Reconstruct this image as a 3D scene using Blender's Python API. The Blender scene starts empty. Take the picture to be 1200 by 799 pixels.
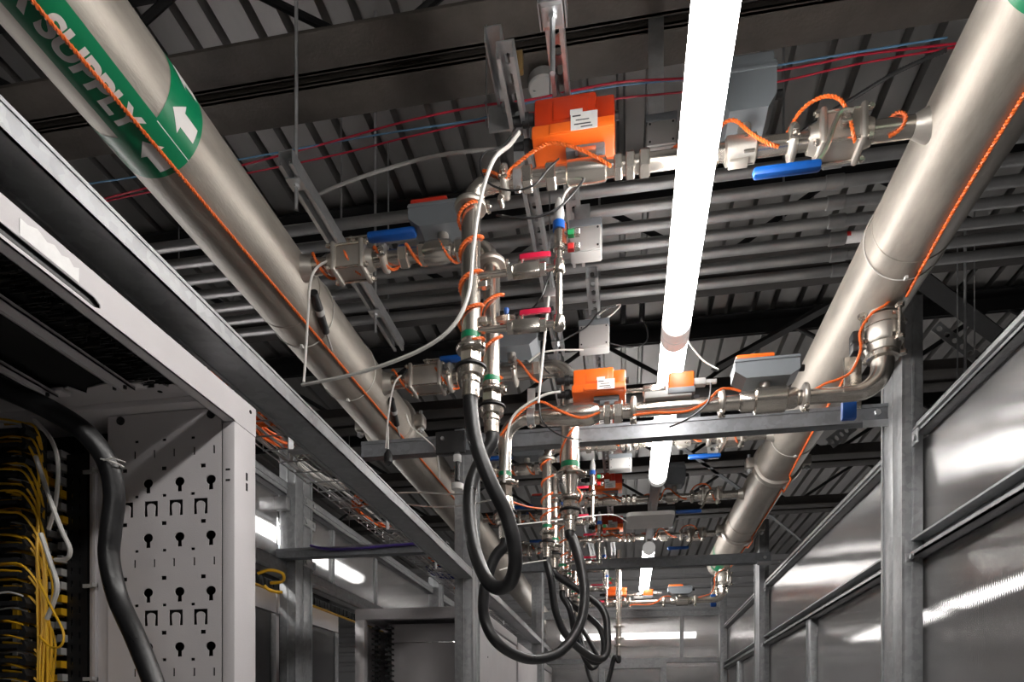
import bpy, bmesh, math, random
from mathutils import Vector, Matrix
from mathutils.geometry import delaunay_2d_cdt
random.seed(7)
PI = math.pi
scene = bpy.context.scene
COL = scene.collection

# ------------------------------------------------------------------ camera
CAM_Z = 1.5
F_PX, VPX, VPY = 797.0, 735.0, 850.0          # focal length in pixels, corridor vanishing point (1200x799 frame)
YAW = math.atan((VPX - 600) / F_PX)
cam_d = bpy.data.cameras.new('camera')
cam = bpy.data.objects.new('camera', cam_d); COL.objects.link(cam)
cam.location = (0, 0, CAM_Z)
cam.rotation_euler = (PI / 2, 0, YAW)
cam_d.sensor_width = 36.0
cam_d.lens = 36.0 * F_PX / 1200.0
cam_d.shift_y = (VPY - 399.5) / 1200.0
cam_d.clip_start = 0.02
scene.camera = cam

# ------------------------------------------------------------------ world, exposure
world = bpy.data.worlds.new('world'); scene.world = world
world.use_nodes = True
world.node_tree.nodes['Background'].inputs[0].default_value = (0.9, 0.95, 1.0, 1)
world.node_tree.nodes['Background'].inputs[1].default_value = 0.0
scene.view_settings.view_transform = 'Standard'
scene.view_settings.look = 'None'
scene.view_settings.exposure = 0.0
scene.view_settings.gamma = 1.0
scene.view_settings.use_curve_mapping = False
LAMP_STRENGTH = 33.0                            # emission of the linear LED diffusers

# ------------------------------------------------------------------ picture point -> world point at a known depth
_C, _S = math.cos(YAW), math.sin(YAW)
def _ray(px, py):
    r = (px - 600) / F_PX; h = (VPY - py) / F_PX
    return Vector((r * _C - _S, r * _S + _C, h))
def atY(px, py, Y):
    v = _ray(px, py); k = Y / v.y; return Vector((v.x * k, Y, CAM_Z + v.z * k))
def atZ(px, py, Z):
    v = _ray(px, py); k = (Z - CAM_Z) / v.z; return Vector((v.x * k, v.y * k, Z))
def atX(px, py, X):
    v = _ray(px, py); k = X / v.x; return Vector((X, v.y * k, CAM_Z + v.z * k))

# ------------------------------------------------------------------ materials
MATS = {}
def mat(name, col, rough=0.5, metal=0.0, var=0.0, vscale=8.0, bump=0.0, bscale=60.0, stretch=(1, 1, 1), spec=0.5,
        rvar=0.0, tint=None, detail=4.0):
    if name in MATS: return MATS[name]
    m = bpy.data.materials.new(name); m.use_nodes = True
    nt = m.node_tree; b = nt.nodes['Principled BSDF']
    b.inputs['Base Color'].default_value = (*col, 1); b.inputs['Roughness'].default_value = rough
    b.inputs['Metallic'].default_value = metal; b.inputs['Specular IOR Level'].default_value = spec
    if var or bump or rvar:
        tc = nt.nodes.new('ShaderNodeTexCoord'); mp = nt.nodes.new('ShaderNodeMapping')
        mp.inputs['Scale'].default_value = stretch
        nt.links.new(tc.outputs['Object'], mp.inputs['Vector'])
    if var or rvar:
        n = nt.nodes.new('ShaderNodeTexNoise'); n.inputs['Scale'].default_value = vscale; n.inputs['Detail'].default_value = detail
        n.inputs['Roughness'].default_value = 0.65
        nt.links.new(mp.outputs[0], n.inputs['Vector'])
    if var:
        r = nt.nodes.new('ShaderNodeValToRGB'); r.color_ramp.elements[0].position = 0.3; r.color_ramp.elements[1].position = 0.7
        d = tint or tuple(c * (1 - var) for c in col)
        r.color_ramp.elements[0].color = (*d, 1)
        r.color_ramp.elements[1].color = (*[min(1, c * (1 + var * 0.6)) for c in col], 1)
        nt.links.new(n.outputs['Fac'], r.inputs['Fac']); nt.links.new(r.outputs['Color'], b.inputs['Base Color'])
    if rvar:
        mr = nt.nodes.new('ShaderNodeMapRange'); mr.inputs['From Min'].default_value = 0.3; mr.inputs['From Max'].default_value = 0.7
        mr.inputs['To Min'].default_value = rough - rvar; mr.inputs['To Max'].default_value = rough + rvar
        nt.links.new(n.outputs['Fac'], mr.inputs['Value']); nt.links.new(mr.outputs[0], b.inputs['Roughness'])
    if bump:
        n2 = nt.nodes.new('ShaderNodeTexNoise'); n2.inputs['Scale'].default_value = bscale; n2.inputs['Detail'].default_value = 3
        nt.links.new(mp.outputs[0], n2.inputs['Vector'])
        bp = nt.nodes.new('ShaderNodeBump'); bp.inputs['Strength'].default_value = bump; bp.inputs['Distance'].default_value = 0.004
        nt.links.new(n2.outputs['Fac'], bp.inputs['Height']); nt.links.new(bp.outputs[0], b.inputs['Normal'])
    MATS[name] = m
    return m

def galvanised_mat(name, col, rough=0.42):
    m = bpy.data.materials.new(name); m.use_nodes = True; nt = m.node_tree; b = nt.nodes['Principled BSDF']
    tc = nt.nodes.new('ShaderNodeTexCoord')
    v = nt.nodes.new('ShaderNodeTexVoronoi'); v.inputs['Scale'].default_value = 55
    n = nt.nodes.new('ShaderNodeTexNoise'); n.inputs['Scale'].default_value = 14; n.inputs['Detail'].default_value = 5
    nt.links.new(tc.outputs['Object'], v.inputs['Vector']); nt.links.new(tc.outputs['Object'], n.inputs['Vector'])
    mx = nt.nodes.new('ShaderNodeMix'); mx.data_type = 'FLOAT'; mx.inputs['Factor'].default_value = 0.6
    sx = nt.nodes.new('ShaderNodeSeparateColor'); nt.links.new(v.outputs['Color'], sx.inputs[0])
    nt.links.new(sx.outputs[0], mx.inputs['A']); nt.links.new(n.outputs['Fac'], mx.inputs['B'])
    r = nt.nodes.new('ShaderNodeValToRGB'); r.color_ramp.elements[0].position = 0.2; r.color_ramp.elements[1].position = 0.85
    r.color_ramp.elements[0].color = (*[c * 0.78 for c in col], 1); r.color_ramp.elements[1].color = (*[min(1, c * 1.15) for c in col], 1)
    nt.links.new(mx.outputs['Result'], r.inputs['Fac']); nt.links.new(r.outputs['Color'], b.inputs['Base Color'])
    mr = nt.nodes.new('ShaderNodeMapRange'); mr.inputs['To Min'].default_value = rough - 0.1; mr.inputs['To Max'].default_value = rough + 0.12
    nt.links.new(mx.outputs['Result'], mr.inputs['Value']); nt.links.new(mr.outputs[0], b.inputs['Roughness'])
    b.inputs['Metallic'].default_value = 0.55
    MATS[name] = m; return m

def polycarb_mat(name, axis):
    m = bpy.data.materials.new(name); m.use_nodes = True; nt = m.node_tree; b = nt.nodes['Principled BSDF']
    b.inputs['Base Color'].default_value = (0.30, 0.29, 0.29, 1); b.inputs['Roughness'].default_value = 0.21
    b.inputs['Anisotropic'].default_value = 1.0
    tg = nt.nodes.new('ShaderNodeTangent'); tg.direction_type = 'RADIAL'; tg.axis = 'Z'; nt.links.new(tg.outputs[0], b.inputs['Tangent'])
    b.inputs['Metallic'].default_value = 0.7; b.inputs['IOR'].default_value = 1.58
    tc = nt.nodes.new('ShaderNodeTexCoord')
    w = nt.nodes.new('ShaderNodeTexWave'); w.wave_type = 'BANDS'; w.bands_direction = axis; w.inputs['Scale'].default_value = 26
    w.inputs['Distortion'].default_value = 0.0
    nt.links.new(tc.outputs['Object'], w.inputs['Vector'])
    mp = nt.nodes.new('ShaderNodeMapping'); mp.inputs['Scale'].default_value = (60, 1, 1.5) if axis == 'X' else (1, 60, 1.5)
    nt.links.new(tc.outputs['Object'], mp.inputs['Vector'])
    n = nt.nodes.new('ShaderNodeTexNoise'); n.inputs['Scale'].default_value = 3; n.inputs['Detail'].default_value = 4
    nt.links.new(mp.outputs[0], n.inputs['Vector'])
    mp2 = nt.nodes.new('ShaderNodeMapping'); mp2.inputs['Scale'].default_value = (1.6, 1.6, 1.2)
    nt.links.new(tc.outputs['Object'], mp2.inputs['Vector'])
    n2 = nt.nodes.new('ShaderNodeTexNoise'); n2.inputs['Scale'].default_value = 1.2; n2.inputs['Detail'].default_value = 2
    nt.links.new(mp2.outputs[0], n2.inputs['Vector'])
    add = nt.nodes.new('ShaderNodeMath'); add.operation = 'MULTIPLY_ADD'; add.inputs[1].default_value = 0.5
    nt.links.new(n.outputs['Fac'], add.inputs[0]); nt.links.new(w.outputs['Fac'], add.inputs[2])
    bp = nt.nodes.new('ShaderNodeBump'); bp.inputs['Strength'].default_value = 0.4; bp.inputs['Distance'].default_value = 0.0003
    nt.links.new(add.outputs[0], bp.inputs['Height'])
    bp2 = nt.nodes.new('ShaderNodeBump'); bp2.inputs['Strength'].default_value = 0.5; bp2.inputs['Distance'].default_value = 0.010
    nt.links.new(n2.outputs['Fac'], bp2.inputs['Height']); nt.links.new(bp2.outputs[0], bp.inputs['Normal'])
    nt.links.new(bp.outputs[0], b.inputs['Normal'])
    r = nt.nodes.new('ShaderNodeValToRGB'); r.color_ramp.elements[0].color = (0.34, 0.335, 0.335, 1); r.color_ramp.elements[1].color = (0.52, 0.51, 0.51, 1)
    nt.links.new(n.outputs['Fac'], r.inputs['Fac']); nt.links.new(r.outputs['Color'], b.inputs['Base Color'])
    tr = nt.nodes.new('ShaderNodeBsdfRefraction'); tr.inputs['Color'].default_value = (0.85, 0.85, 0.85, 1); tr.inputs['Roughness'].default_value = 0.13; tr.inputs['IOR'].default_value = 1.05
    nt.links.new(bp.outputs[0], tr.inputs['Normal'])
    mx = nt.nodes.new('ShaderNodeMixShader'); mx.inputs[0].default_value = 0.38
    out = nt.nodes['Material Output']
    nt.links.new(b.outputs[0], mx.inputs[1]); nt.links.new(tr.outputs[0], mx.inputs[2]); nt.links.new(mx.outputs[0], out.inputs['Surface'])
    MATS[name] = m; return m

def lamp_mat(name, strength):
    m = bpy.data.materials.new(name); m.use_nodes = True; b = m.node_tree.nodes['Principled BSDF']
    b.inputs['Base Color'].default_value = (0.9, 0.9, 0.9, 1)
    b.inputs['Emission Color'].default_value = (1.0, 0.965, 0.93, 1); b.inputs['Emission Strength'].default_value = strength
    MATS[name] = m; return m

GALV = galvanised_mat('galvanised_steel', (0.37, 0.38, 0.39))
DGALV = galvanised_mat('dull_galvanised_steel', (0.21, 0.22, 0.235), 0.5)
PIPE = mat('brushed_stainless_pipe', (0.40, 0.365, 0.32), 0.50, 0.55, 0.38, 9.0, 0.15, 260, (1, 0.25, 1), rvar=0.1, detail=8)
STEEL = mat('polished_stainless', (0.60, 0.555, 0.50), 0.24, 0.95, 0.07, 14, 0.06, 400)
CAST = mat('cast_stainless', (0.52, 0.485, 0.44), 0.42, 0.85, 0.08, 20, 0.12, 300)
ZINC = mat('zinc_plated_steel', (0.55, 0.56, 0.57), 0.35, 0.9, 0.15, 30)
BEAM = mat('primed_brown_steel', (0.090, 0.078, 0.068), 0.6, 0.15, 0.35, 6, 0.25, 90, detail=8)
BEAM_SHADE = mat('shade_toned_brown_steel', (0.05, 0.045, 0.042), 0.6, 0.15, 0.3, 6, 0.25, 90, detail=8)  # same brown primer, colour darkened to stand for weaker lamp light
BLACKST = mat('black_painted_steel', (0.018, 0.018, 0.019), 0.5, 0.2, 0.2, 10)
DECK = mat('galvanised_roof_deck', (0.45, 0.44, 0.43), 0.38, 0.85, 0.18, 3, 0.05, 40, (1, 0.3, 1))
CONDUIT = mat('emt_conduit', (0.36, 0.36, 0.36), 0.36, 0.85, 0.12, 12)
RACKW = mat('white_powder_coat', (0.58, 0.555, 0.565), 0.5, 0.0, 0.06, 3, 0.12, 420)
RACKG = mat('grey_white_powder_coat', (0.50, 0.48, 0.49), 0.55, 0.0, 0.06, 4, 0.12, 420)
BLACK = mat('black_plastic', (0.012, 0.012, 0.013), 0.45, 0, 0.2, 20)
MATTE = mat('matte_black', (0.006, 0.006, 0.006), 0.9, 0, 0.2, 20)
DOOR = mat('dark_mesh_door', (0.035, 0.035, 0.037), 0.38, 0.4, 0.2, 5, 0.3, 600)
RUBBER = mat('black_rubber_hose', (0.014, 0.014, 0.015), 0.36, 0, 0.3, 18, 0.1, 120, rvar=0.1)
ORANGE = mat('orange_plastic', (0.90, 0.145, 0.012), 0.4, 0, 0.1, 8)
ORRED = mat('red_orange_cover', (0.50, 0.035, 0.006), 0.28, 0, 0.12, 8)
REDCOV = mat('red_cover', (0.52, 0.028, 0.012), 0.35, 0, 0.12, 8)
GREYPL = mat('grey_plastic', (0.15, 0.165, 0.18), 0.5, 0, 0.08, 8)
LGREY = mat('light_grey_plastic', (0.36, 0.355, 0.345), 0.5, 0, 0.06, 8)
BLUE = mat('blue_vinyl', (0.005, 0.075, 0.33), 0.35, 0, 0.1, 30)
RED = mat('red_vinyl', (0.62, 0.012, 0.055), 0.35, 0, 0.1, 30)
REDW = mat('red_wire', (0.36, 0.010, 0.03), 0.45, 0, 0.05, 30)
BLUEW = mat('blue_wire', (0.10, 0.22, 0.36), 0.45, 0, 0.05, 30)
ROPE = mat('orange_twisted_cable', (0.78, 0.145, 0.02), 0.45, 0, 0.1, 60)
WHITEC = mat('white_cable', (0.62, 0.60, 0.57), 0.45, 0, 0.05, 30)
GREYC = mat('grey_cable', (0.35, 0.34, 0.33), 0.45, 0, 0.05, 30)
BLACKC = mat('black_cable', (0.015, 0.015, 0.016), 0.4, 0, 0.1, 30)
YELLOW = mat('yellow_fibre_cable', (0.72, 0.40, 0.015), 0.45, 0, 0.12, 30)
GREEN = mat('green_label_film', (0.0, 0.185, 0.075), 0.38, 0, 0.06, 8)
PRINT = mat('white_print', (0.68, 0.66, 0.64), 0.45, 0, 0.05, 30)
PAPER = mat('white_paper_label', (0.72, 0.70, 0.68), 0.6, 0, 0.08, 60)
STICK = mat('bright_paper', (0.85, 0.84, 0.83), 0.6, 0, 0.05, 60)
INK = mat('dark_ink', (0.05, 0.05, 0.055), 0.6, 0, 0.05, 60)
GRN = mat('green_plastic', (0.01, 0.30, 0.09), 0.35, 0, 0.05, 30)
REDP = mat('red_plastic', (0.60, 0.02, 0.02), 0.3, 0, 0.05, 30)
BROWN = mat('amber_plastic', (0.13, 0.03, 0.015), 0.25, 0, 0.1, 30)
PURPLE = mat('violet_cable', (0.06, 0.03, 0.22), 0.45, 0, 0.1, 30)
NAVY = mat('navy_blue_cable', (0.015, 0.025, 0.20), 0.45, 0, 0.1, 30)
CONC = mat('pale_floor_tiles', (0.62, 0.61, 0.60), 0.6, 0, 0.15, 2, 0.1, 40)
DARKWALL = mat('dark_wall_sheet', (0.05, 0.05, 0.052), 0.6, 0.1, 0.15, 3)
SIDING = mat('light_wall_siding', (0.45, 0.45, 0.46), 0.5, 0.2, 0.1, 2)
COPPER = mat('brass_fitting', (0.45, 0.30, 0.13), 0.3, 0.9, 0.1, 30)
POLYY = polycarb_mat('ribbed_polycarbonate_side', 'Y')
POLYX = polycarb_mat('ribbed_polycarbonate_end', 'X')
LAMP = lamp_mat('led_diffuser', LAMP_STRENGTH)
CAPM = lamp_mat('glowing_frosted_cap', 0.30)
CAPM.node_tree.nodes['Principled BSDF'].inputs['Base Color'].default_value = (0.35, 0.34, 0.33, 1)

# ------------------------------------------------------------------ mesh building
class MB:
    """collects shapes given in world coordinates"""
    def __init__(self): self.bm = bmesh.new()
    def _add(self, vs, fs):
        v = [self.bm.verts.new(p) for p in vs]
        for f in fs:
            try: self.bm.faces.new([v[i] for i in f])
            except ValueError: pass
        return self
    def box(self, x0, x1, y0, y1, z0, z1, b=0.0):
        if x0 > x1: x0, x1 = x1, x0
        if y0 > y1: y0, y1 = y1, y0
        if z0 > z1: z0, z1 = z1, z0
        if b <= 0:
            return self._add([(x0,y0,z0),(x1,y0,z0),(x1,y1,z0),(x0,y1,z0),(x0,y0,z1),(x1,y0,z1),(x1,y1,z1),(x0,y1,z1)],
                             [(3,2,1,0),(4,5,6,7),(0,1,5,4),(1,2,6,5),(2,3,7,6),(3,0,4,7)])
        t = bmesh.new(); bmesh.ops.create_cube(t, size=1.0)
        for v in t.verts: v.co = Vector(((x0+x1)/2 + v.co.x*(x1-x0), (y0+y1)/2 + v.co.y*(y1-y0), (z0+z1)/2 + v.co.z*(z1-z0)))
        b = min(b, 0.45*min(x1-x0, y1-y0, z1-z0))
        bmesh.ops.bevel(t, geom=list(t.edges), offset=b, segments=2, affect='EDGES', profile=0.5)
        return self.merge(t)
    def merge(self, t):
        me = bpy.data.meshes.new('tmp'); t.to_mesh(me); t.free(); self.bm.from_mesh(me); bpy.data.meshes.remove(me); return self
    def lathe(self, p0, axis, prof, n=16, cap=True):
        """prof: list of (distance along axis, radius)"""
        p0 = Vector(p0); a = Vector(axis).normalized()
        u = a.orthogonal().normalized(); w = a.cross(u)
        rings = []
        for t, r in prof:
            rings.append([self.bm.verts.new(p0 + a*t + (u*math.cos(2*PI*k/n) + w*math.sin(2*PI*k/n))*max(r, 1e-5)) for k in range(n)])
        for i in range(len(rings)-1):
            for k in range(n):
                self.bm.faces.new((rings[i][k], rings[i][(k+1) % n], rings[i+1][(k+1) % n], rings[i+1][k]))
        if cap:
            self.bm.faces.new(list(reversed(rings[0]))); self.bm.faces.new(rings[-1])
        return self
    def cyl(self, p0, p1, r, n=12, r1=None):
        p0, p1 = Vector(p0), Vector(p1); L = (p1-p0).length
        return self.lathe(p0, p1-p0, [(0, r), (L, r if r1 is None else r1)], n)
    def hexa(self, p0, p1, r):
        p0, p1 = Vector(p0), Vector(p1); L = (p1-p0).length; c = r*0.1
        return self.lathe(p0, p1-p0, [(0, r*0.9), (c, r), (L-c, r), (L, r*0.9)], 6)
    def ring(self, c, axis, R, r, n=24, m=8):
        c = Vector(c); a = Vector(axis).normalized(); u = a.orthogonal().normalized(); w = a.cross(u)
        rows = []
        for i in range(n):
            d = u*math.cos(2*PI*i/n) + w*math.sin(2*PI*i/n)
            rows.append([self.bm.verts.new(c + d*(R + r*math.cos(2*PI*j/m)) + a*(r*math.sin(2*PI*j/m))) for j in range(m)])
        for i in range(n):
            for j in range(m):
                self.bm.faces.new((rows[i][j], rows[(i+1) % n][j], rows[(i+1) % n][(j+1) % m], rows[i][(j+1) % m]))
        return self
    def tube(self, pts, r, n=8, cap=True, closed=False):
        pts = [Vector(p) for p in pts]; N = len(pts)
        T = []
        for i in range(N):
            if closed: t = pts[(i+1) % N]-pts[i-1]
            else: t = pts[min(i+1, N-1)]-pts[max(i-1, 0)]
            T.append(t.normalized() if t.length > 1e-9 else Vector((0, 0, 1)))
        u = T[0].orthogonal().normalized(); rings = []
        for i in range(N):
            if i:
                ax = T[i-1].cross(T[i])
                if ax.length > 1e-8:
                    u = Matrix.Rotation(T[i-1].angle(T[i]), 3, ax.normalized()) @ u
            u = (u - T[i]*u.dot(T[i])).normalized(); w = T[i].cross(u)
            rr = r[i] if isinstance(r, (list, tuple)) else r
            rings.append([self.bm.verts.new(pts[i] + (u*math.cos(2*PI*k/n)+w*math.sin(2*PI*k/n))*rr) for k in range(n)])
        M = N if closed else N-1
        for i in range(M):
            A, B_ = rings[i], rings[(i+1) % N]
            for k in range(n):
                self.bm.faces.new((A[k], A[(k+1) % n], B_[(k+1) % n], B_[k]))
        if cap and not closed:
            self.bm.faces.new(list(reversed(rings[0]))); self.bm.faces.new(rings[-1])
        return self
    def prism(self, poly, o, eu, ev, ew, h):
        """2D polygon in the plane (eu, ev) at o, extruded h along ew"""
        o, eu, ev, ew = Vector(o), Vector(eu), Vector(ev), Vector(ew)
        a = [self.bm.verts.new(o+eu*x+ev*y) for x, y in poly]; b = [self.bm.verts.new(o+eu*x+ev*y+ew*h) for x, y in poly]
        n = len(poly)
        self.bm.faces.new(a); self.bm.faces.new(list(reversed(b)))
        for i in range(n): self.bm.faces.new((a[(i+1) % n], a[i], b[i], b[(i+1) % n]))
        return self
    def holed(self, outer, holes, o, eu, ev, ew, h):
        """plate with real holes"""
        t = bmesh.new(); o, eu, ev, ew = Vector(o), Vector(eu), Vector(ev), Vector(ew)
        pts, es = [], []
        for loop in [outer]+holes:
            k = len(pts); pts += [Vector(p) for p in loop]; es += [(k+i, k+(i+1) % len(loop)) for i in range(len(loop))]
        rv, _, rf = delaunay_2d_cdt(pts, es, [], 0, 1e-7)[:3]
        vs = [t.verts.new((v.x, v.y, 0)) for v in rv]
        boxes = [(min(p[0] for p in h_), max(p[0] for p in h_), min(p[1] for p in h_), max(p[1] for p in h_), h_) for h_ in holes]
        for f in rf:
            c = sum((rv[i] for i in f), Vector((0, 0)))/len(f); inside = False
            for x0, x1, y0, y1, h_ in boxes:
                if x0 <= c.x <= x1 and y0 <= c.y <= y1:
                    n = len(h_); k = False
                    for i in range(n):
                        (xa, ya), (xb, yb) = h_[i], h_[i-1]
                        if (ya > c.y) != (yb > c.y) and c.x < (xb-xa)*(c.y-ya)/(yb-ya)+xa: k = not k
                    if k: inside = True; break
            if not inside: t.faces.new([vs[i] for i in f])
        ret = bmesh.ops.extrude_face_region(t, geom=list(t.faces))
        for g in ret['geom']:
            if isinstance(g, bmesh.types.BMVert): g.co.z = h
        for v in t.verts: v.co = o + eu*v.co.x + ev*v.co.y + ew*v.co.z
        return self.merge(t)

def spline(pts, sub=8, closed=False):
    P = [Vector(p) for p in pts]; n = len(P); out = []
    if n < 3: return P
    rng = range(n) if closed else range(n-1)
    for i in rng:
        if closed: p0, p1, p2, p3 = P[i-1], P[i], P[(i+1) % n], P[(i+2) % n]
        else: p0, p1, p2, p3 = P[max(i-1, 0)], P[i], P[i+1], P[min(i+2, n-1)]
        for k in range(sub):
            t = k/sub
            out.append(0.5*((2*p1)+(p2-p0)*t+(2*p0-5*p1+4*p2-p3)*t*t+(3*p1-p0-3*p2+p3)*t**3))
    if not closed: out.append(P[-1])
    return out

def resample(pts, step):
    out = [pts[0].copy()]; acc = 0.0
    for i in range(1, len(pts)):
        a, b = pts[i-1], pts[i]; L = (b-a).length; d = step-acc
        while d <= L:
            out.append(a.lerp(b, d/L)); d += step
        acc = (acc+L) % step if L else acc
    out.append(pts[-1].copy()); return out

def rope_mb(pts, r=0.0026, pitch=0.016):
    """two strands twisted round each other"""
    P = resample(pts, pitch/6.0); m = MB(); N = len(P); u = None; fr = []
    Tprev = None
    for i in range(N):
        t = (P[min(i+1, N-1)]-P[max(i-1, 0)])
        t = t.normalized() if t.length > 1e-9 else (Tprev or Vector((0, 0, 1)))
        if u is None: u = t.orthogonal().normalized()
        elif Tprev is not None:
            ax = Tprev.cross(t)
            if ax.length > 1e-8: u = Matrix.Rotation(Tprev.angle(t), 3, ax.normalized()) @ u
        u = (u-t*u.dot(t)).normalized(); fr.append((u.copy(), t.cross(u))); Tprev = t
    for s in (0, PI):
        q = []
        for i in range(N):
            a = 2*PI*i/6.0*1.0 + s
            q.append(P[i]+(fr[i][0]*math.cos(a)+fr[i][1]*math.sin(a))*r*0.85)
        m.tube(q, r, 5)
    return m

def finish(name, mb, material, parent=None, loc=(0, 0, 0), smooth=35):
    bm = mb.bm; loc = Vector(loc)
    bmesh.ops.recalc_face_normals(bm, faces=bm.faces)
    for v in bm.verts: v.co -= loc
    me = bpy.data.meshes.new(name); bm.to_mesh(me); bm.free()
    me.materials.append(material)
    if smooth:
        me.polygons.foreach_set('use_smooth', [True]*len(me.polygons)); me.set_sharp_from_angle(angle=math.radians(smooth))
    o = bpy.data.objects.new(name, me); COL.objects.link(o)
    if parent is not None: o.parent = parent
    return o

def tag(o, label, cat, group=None, kind=None):
    o['label'] = label; o['category'] = cat
    if group: o['group'] = group
    if kind: o['kind'] = kind
    return o

class Thing:
    """an Empty at the thing's base, its parts under it (shapes given in world coordinates)"""
    def __init__(self, name, label, cat, loc=(0, 0, 0), group=None):
        self.loc = Vector(loc)
        self.o = bpy.data.objects.new(name, None); COL.objects.link(self.o); self.o.location = self.loc
        self.o.empty_display_size = 0.05
        tag(self.o, label, cat, group)
    def part(self, name, mb, m, parent=None, label=None, smooth=35):
        p = finish(name, mb, m, parent or self.o, self.loc, smooth)
        if label: p['label'] = label
        return p

def single(name, mb, m, label, cat, loc=None, group=None, kind=None, smooth=35):
    if loc is None:
        mb.bm.verts.ensure_lookup_table(); loc = mb.bm.verts[0].co.copy()
    o = finish(name, mb, m, None, loc, smooth); o.location = Vector(loc)
    return tag(o, label, cat, group, kind)

def struct(name, mb, m, parent=None, smooth=35, label=None):
    o = finish(name, mb, m, parent, (0, 0, 0), smooth)
    if parent is None: o['kind'] = 'structure'
    if label: o['label'] = label
    return o

def dup(root, off, label=None, group=None, skip=()):
    def cp(o, par):
        c = o.copy(); COL.objects.link(c); c.parent = par
        for ch in o.children:
            if ch.name.split('.')[0] in skip: continue
            cp(ch, c)
        return c
    r = cp(root, None); r.location = root.location + Vector(off)
    if label: r['label'] = label
    if group: r['group'] = group
    return r

def wire(name, pts, r, m, label, cat='cable', group=None, n=6, sub=8):
    return single(name, MB().tube(spline(pts, sub), r, n), m, label, cat, Vector(pts[0]), group)

def rope(name, pts, label, r=0.0026, sub=10, group=None):
    return single(name, rope_mb(spline(pts, sub), r), ROPE, label, 'cable', Vector(pts[0]), group)

# =================================================================== SETTING
struct('floor', MB().box(-5, 5, -4, 11, -0.1, 0), CONC)
ceil = struct('ceiling', MB().box(-5.05, 5.05, -4, 11, 4.20, 4.25), DARKWALL)
def deck_mb(x0):
    prof = [(0, 0), (0.075, 0), (0.083, 0.055), (0.103, 0.055), (0.111, 0), (0.225, 0), (0.233, 0.055), (0.253, 0.055), (0.261, 0),
            (0.341, 0), (0.349, 0.055), (0.369, 0.055), (0.377, 0), (0.490, 0), (0.498, 0.055), (0.518, 0.055), (0.526, 0), (0.532, 0)]
    m = MB()
    a = [m.bm.verts.new((x0+x, -3.9, 4.1+z)) for x, z in prof]; b = [m.bm.verts.new((x0+x, 10.9, 4.1+z)) for x, z in prof]
    for i in range(len(prof)-1): m.bm.faces.new((a[i], a[i+1], b[i+1], b[i]))
    return m
d0 = struct('deck_panel', deck_mb(0), DECK, ceil, smooth=0); d0.location.x = -4.79
for k in range(1, 18):
    c = d0.copy(); COL.objects.link(c); c.parent = ceil; c.location.x = -4.79+0.532*k

# building shell far behind
wf = struct('wall_far', MB().box(-5, 5, 10.9, 11, 0, 4.2), SIDING)
sp = MB()
for k in range(2): pass
rib0 = struct('siding_rib', MB().prism([(0, 0), (0, 0.12), (-0.05, 0.10), (-0.05, 0.02)], (-4.95, 10.9, 0), (0, 1, 0), (0, 0, 1), (1, 0, 0), 9.9), SIDING, wf, smooth=0)
rib0.location.z = 2.4
for k in range(1, 11):
    c = rib0.copy(); COL.objects.link(c); c.parent = wf; c.location.z = 2.4+0.16*k
struct('wall_outer_left', MB().box(-5.1, -5, -4, 11, 0, 4.2), DARKWALL)
struct('wall_outer_right', MB().box(5, 5.1, -4, 11, 0, 4.2), DARKWALL)
struct('wall_rear', MB().box(-5, 5, -4.1, -4, 0, 4.2), DARKWALL)

# ---- aisle wall on the right: galvanised posts, rails and ribbed clear panels
def rail_mb(x, y0, y1, z0, z1, w):
    """C rail along Y, open lips towards the aisle"""
    m = MB()
    m.box(x, x+w, y0, y1, z0, z0+0.004).box(x, x+w, y0, y1, z1-0.004, z1).box(x+w-0.004, x+w, y0, y1, z0, z1)
    m.box(x, x+0.004, y0, y1, z0, z0+0.016).box(x, x+0.004, y0, y1, z1-0.016, z1)
    return m
def post_mb(x0, x1, y0, y1, z0, z1, dirx=-1):
    """two back-to-back studs: closed faces with a seam and folded lips"""
    m = MB(); ym = (y0+y1)/2; t = 0.005
    m.box(x0, x1, y0, ym-0.002, z0, z1, 0.003); m.box(x0, x1, ym+0.002, y1, z0, z1, 0.003)
    xe = x0 if dirx < 0 else x1
    m.box(xe-0.006, xe+0.006, y1-0.012, y1+0.002, z0, z1); m.box(xe-0.004, xe+0.004, y0-0.001, y0+0.010, z0, z1)
    m.box((x0+x1)/2-0.004, (x0+x1)/2+0.004, y0-0.003, y0, z0, z1)
    return m
wr = struct('wall_right', MB().box(0.975, 1.045, 0.2, 7.4, 2.085, 2.093).box(0.975, 0.98, 0.2, 7.4, 2.085, 2.105).box(1.02, 1.045, 0.2, 7.4, 2.085, 2.15)
            .box(0.975, 1.045, 0.2, 7.4, 2.143, 2.15), GALV, smooth=0)
bays = [(0.2, 2.57), (2.76, 5.17), (5.36, 7.4)]
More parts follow.
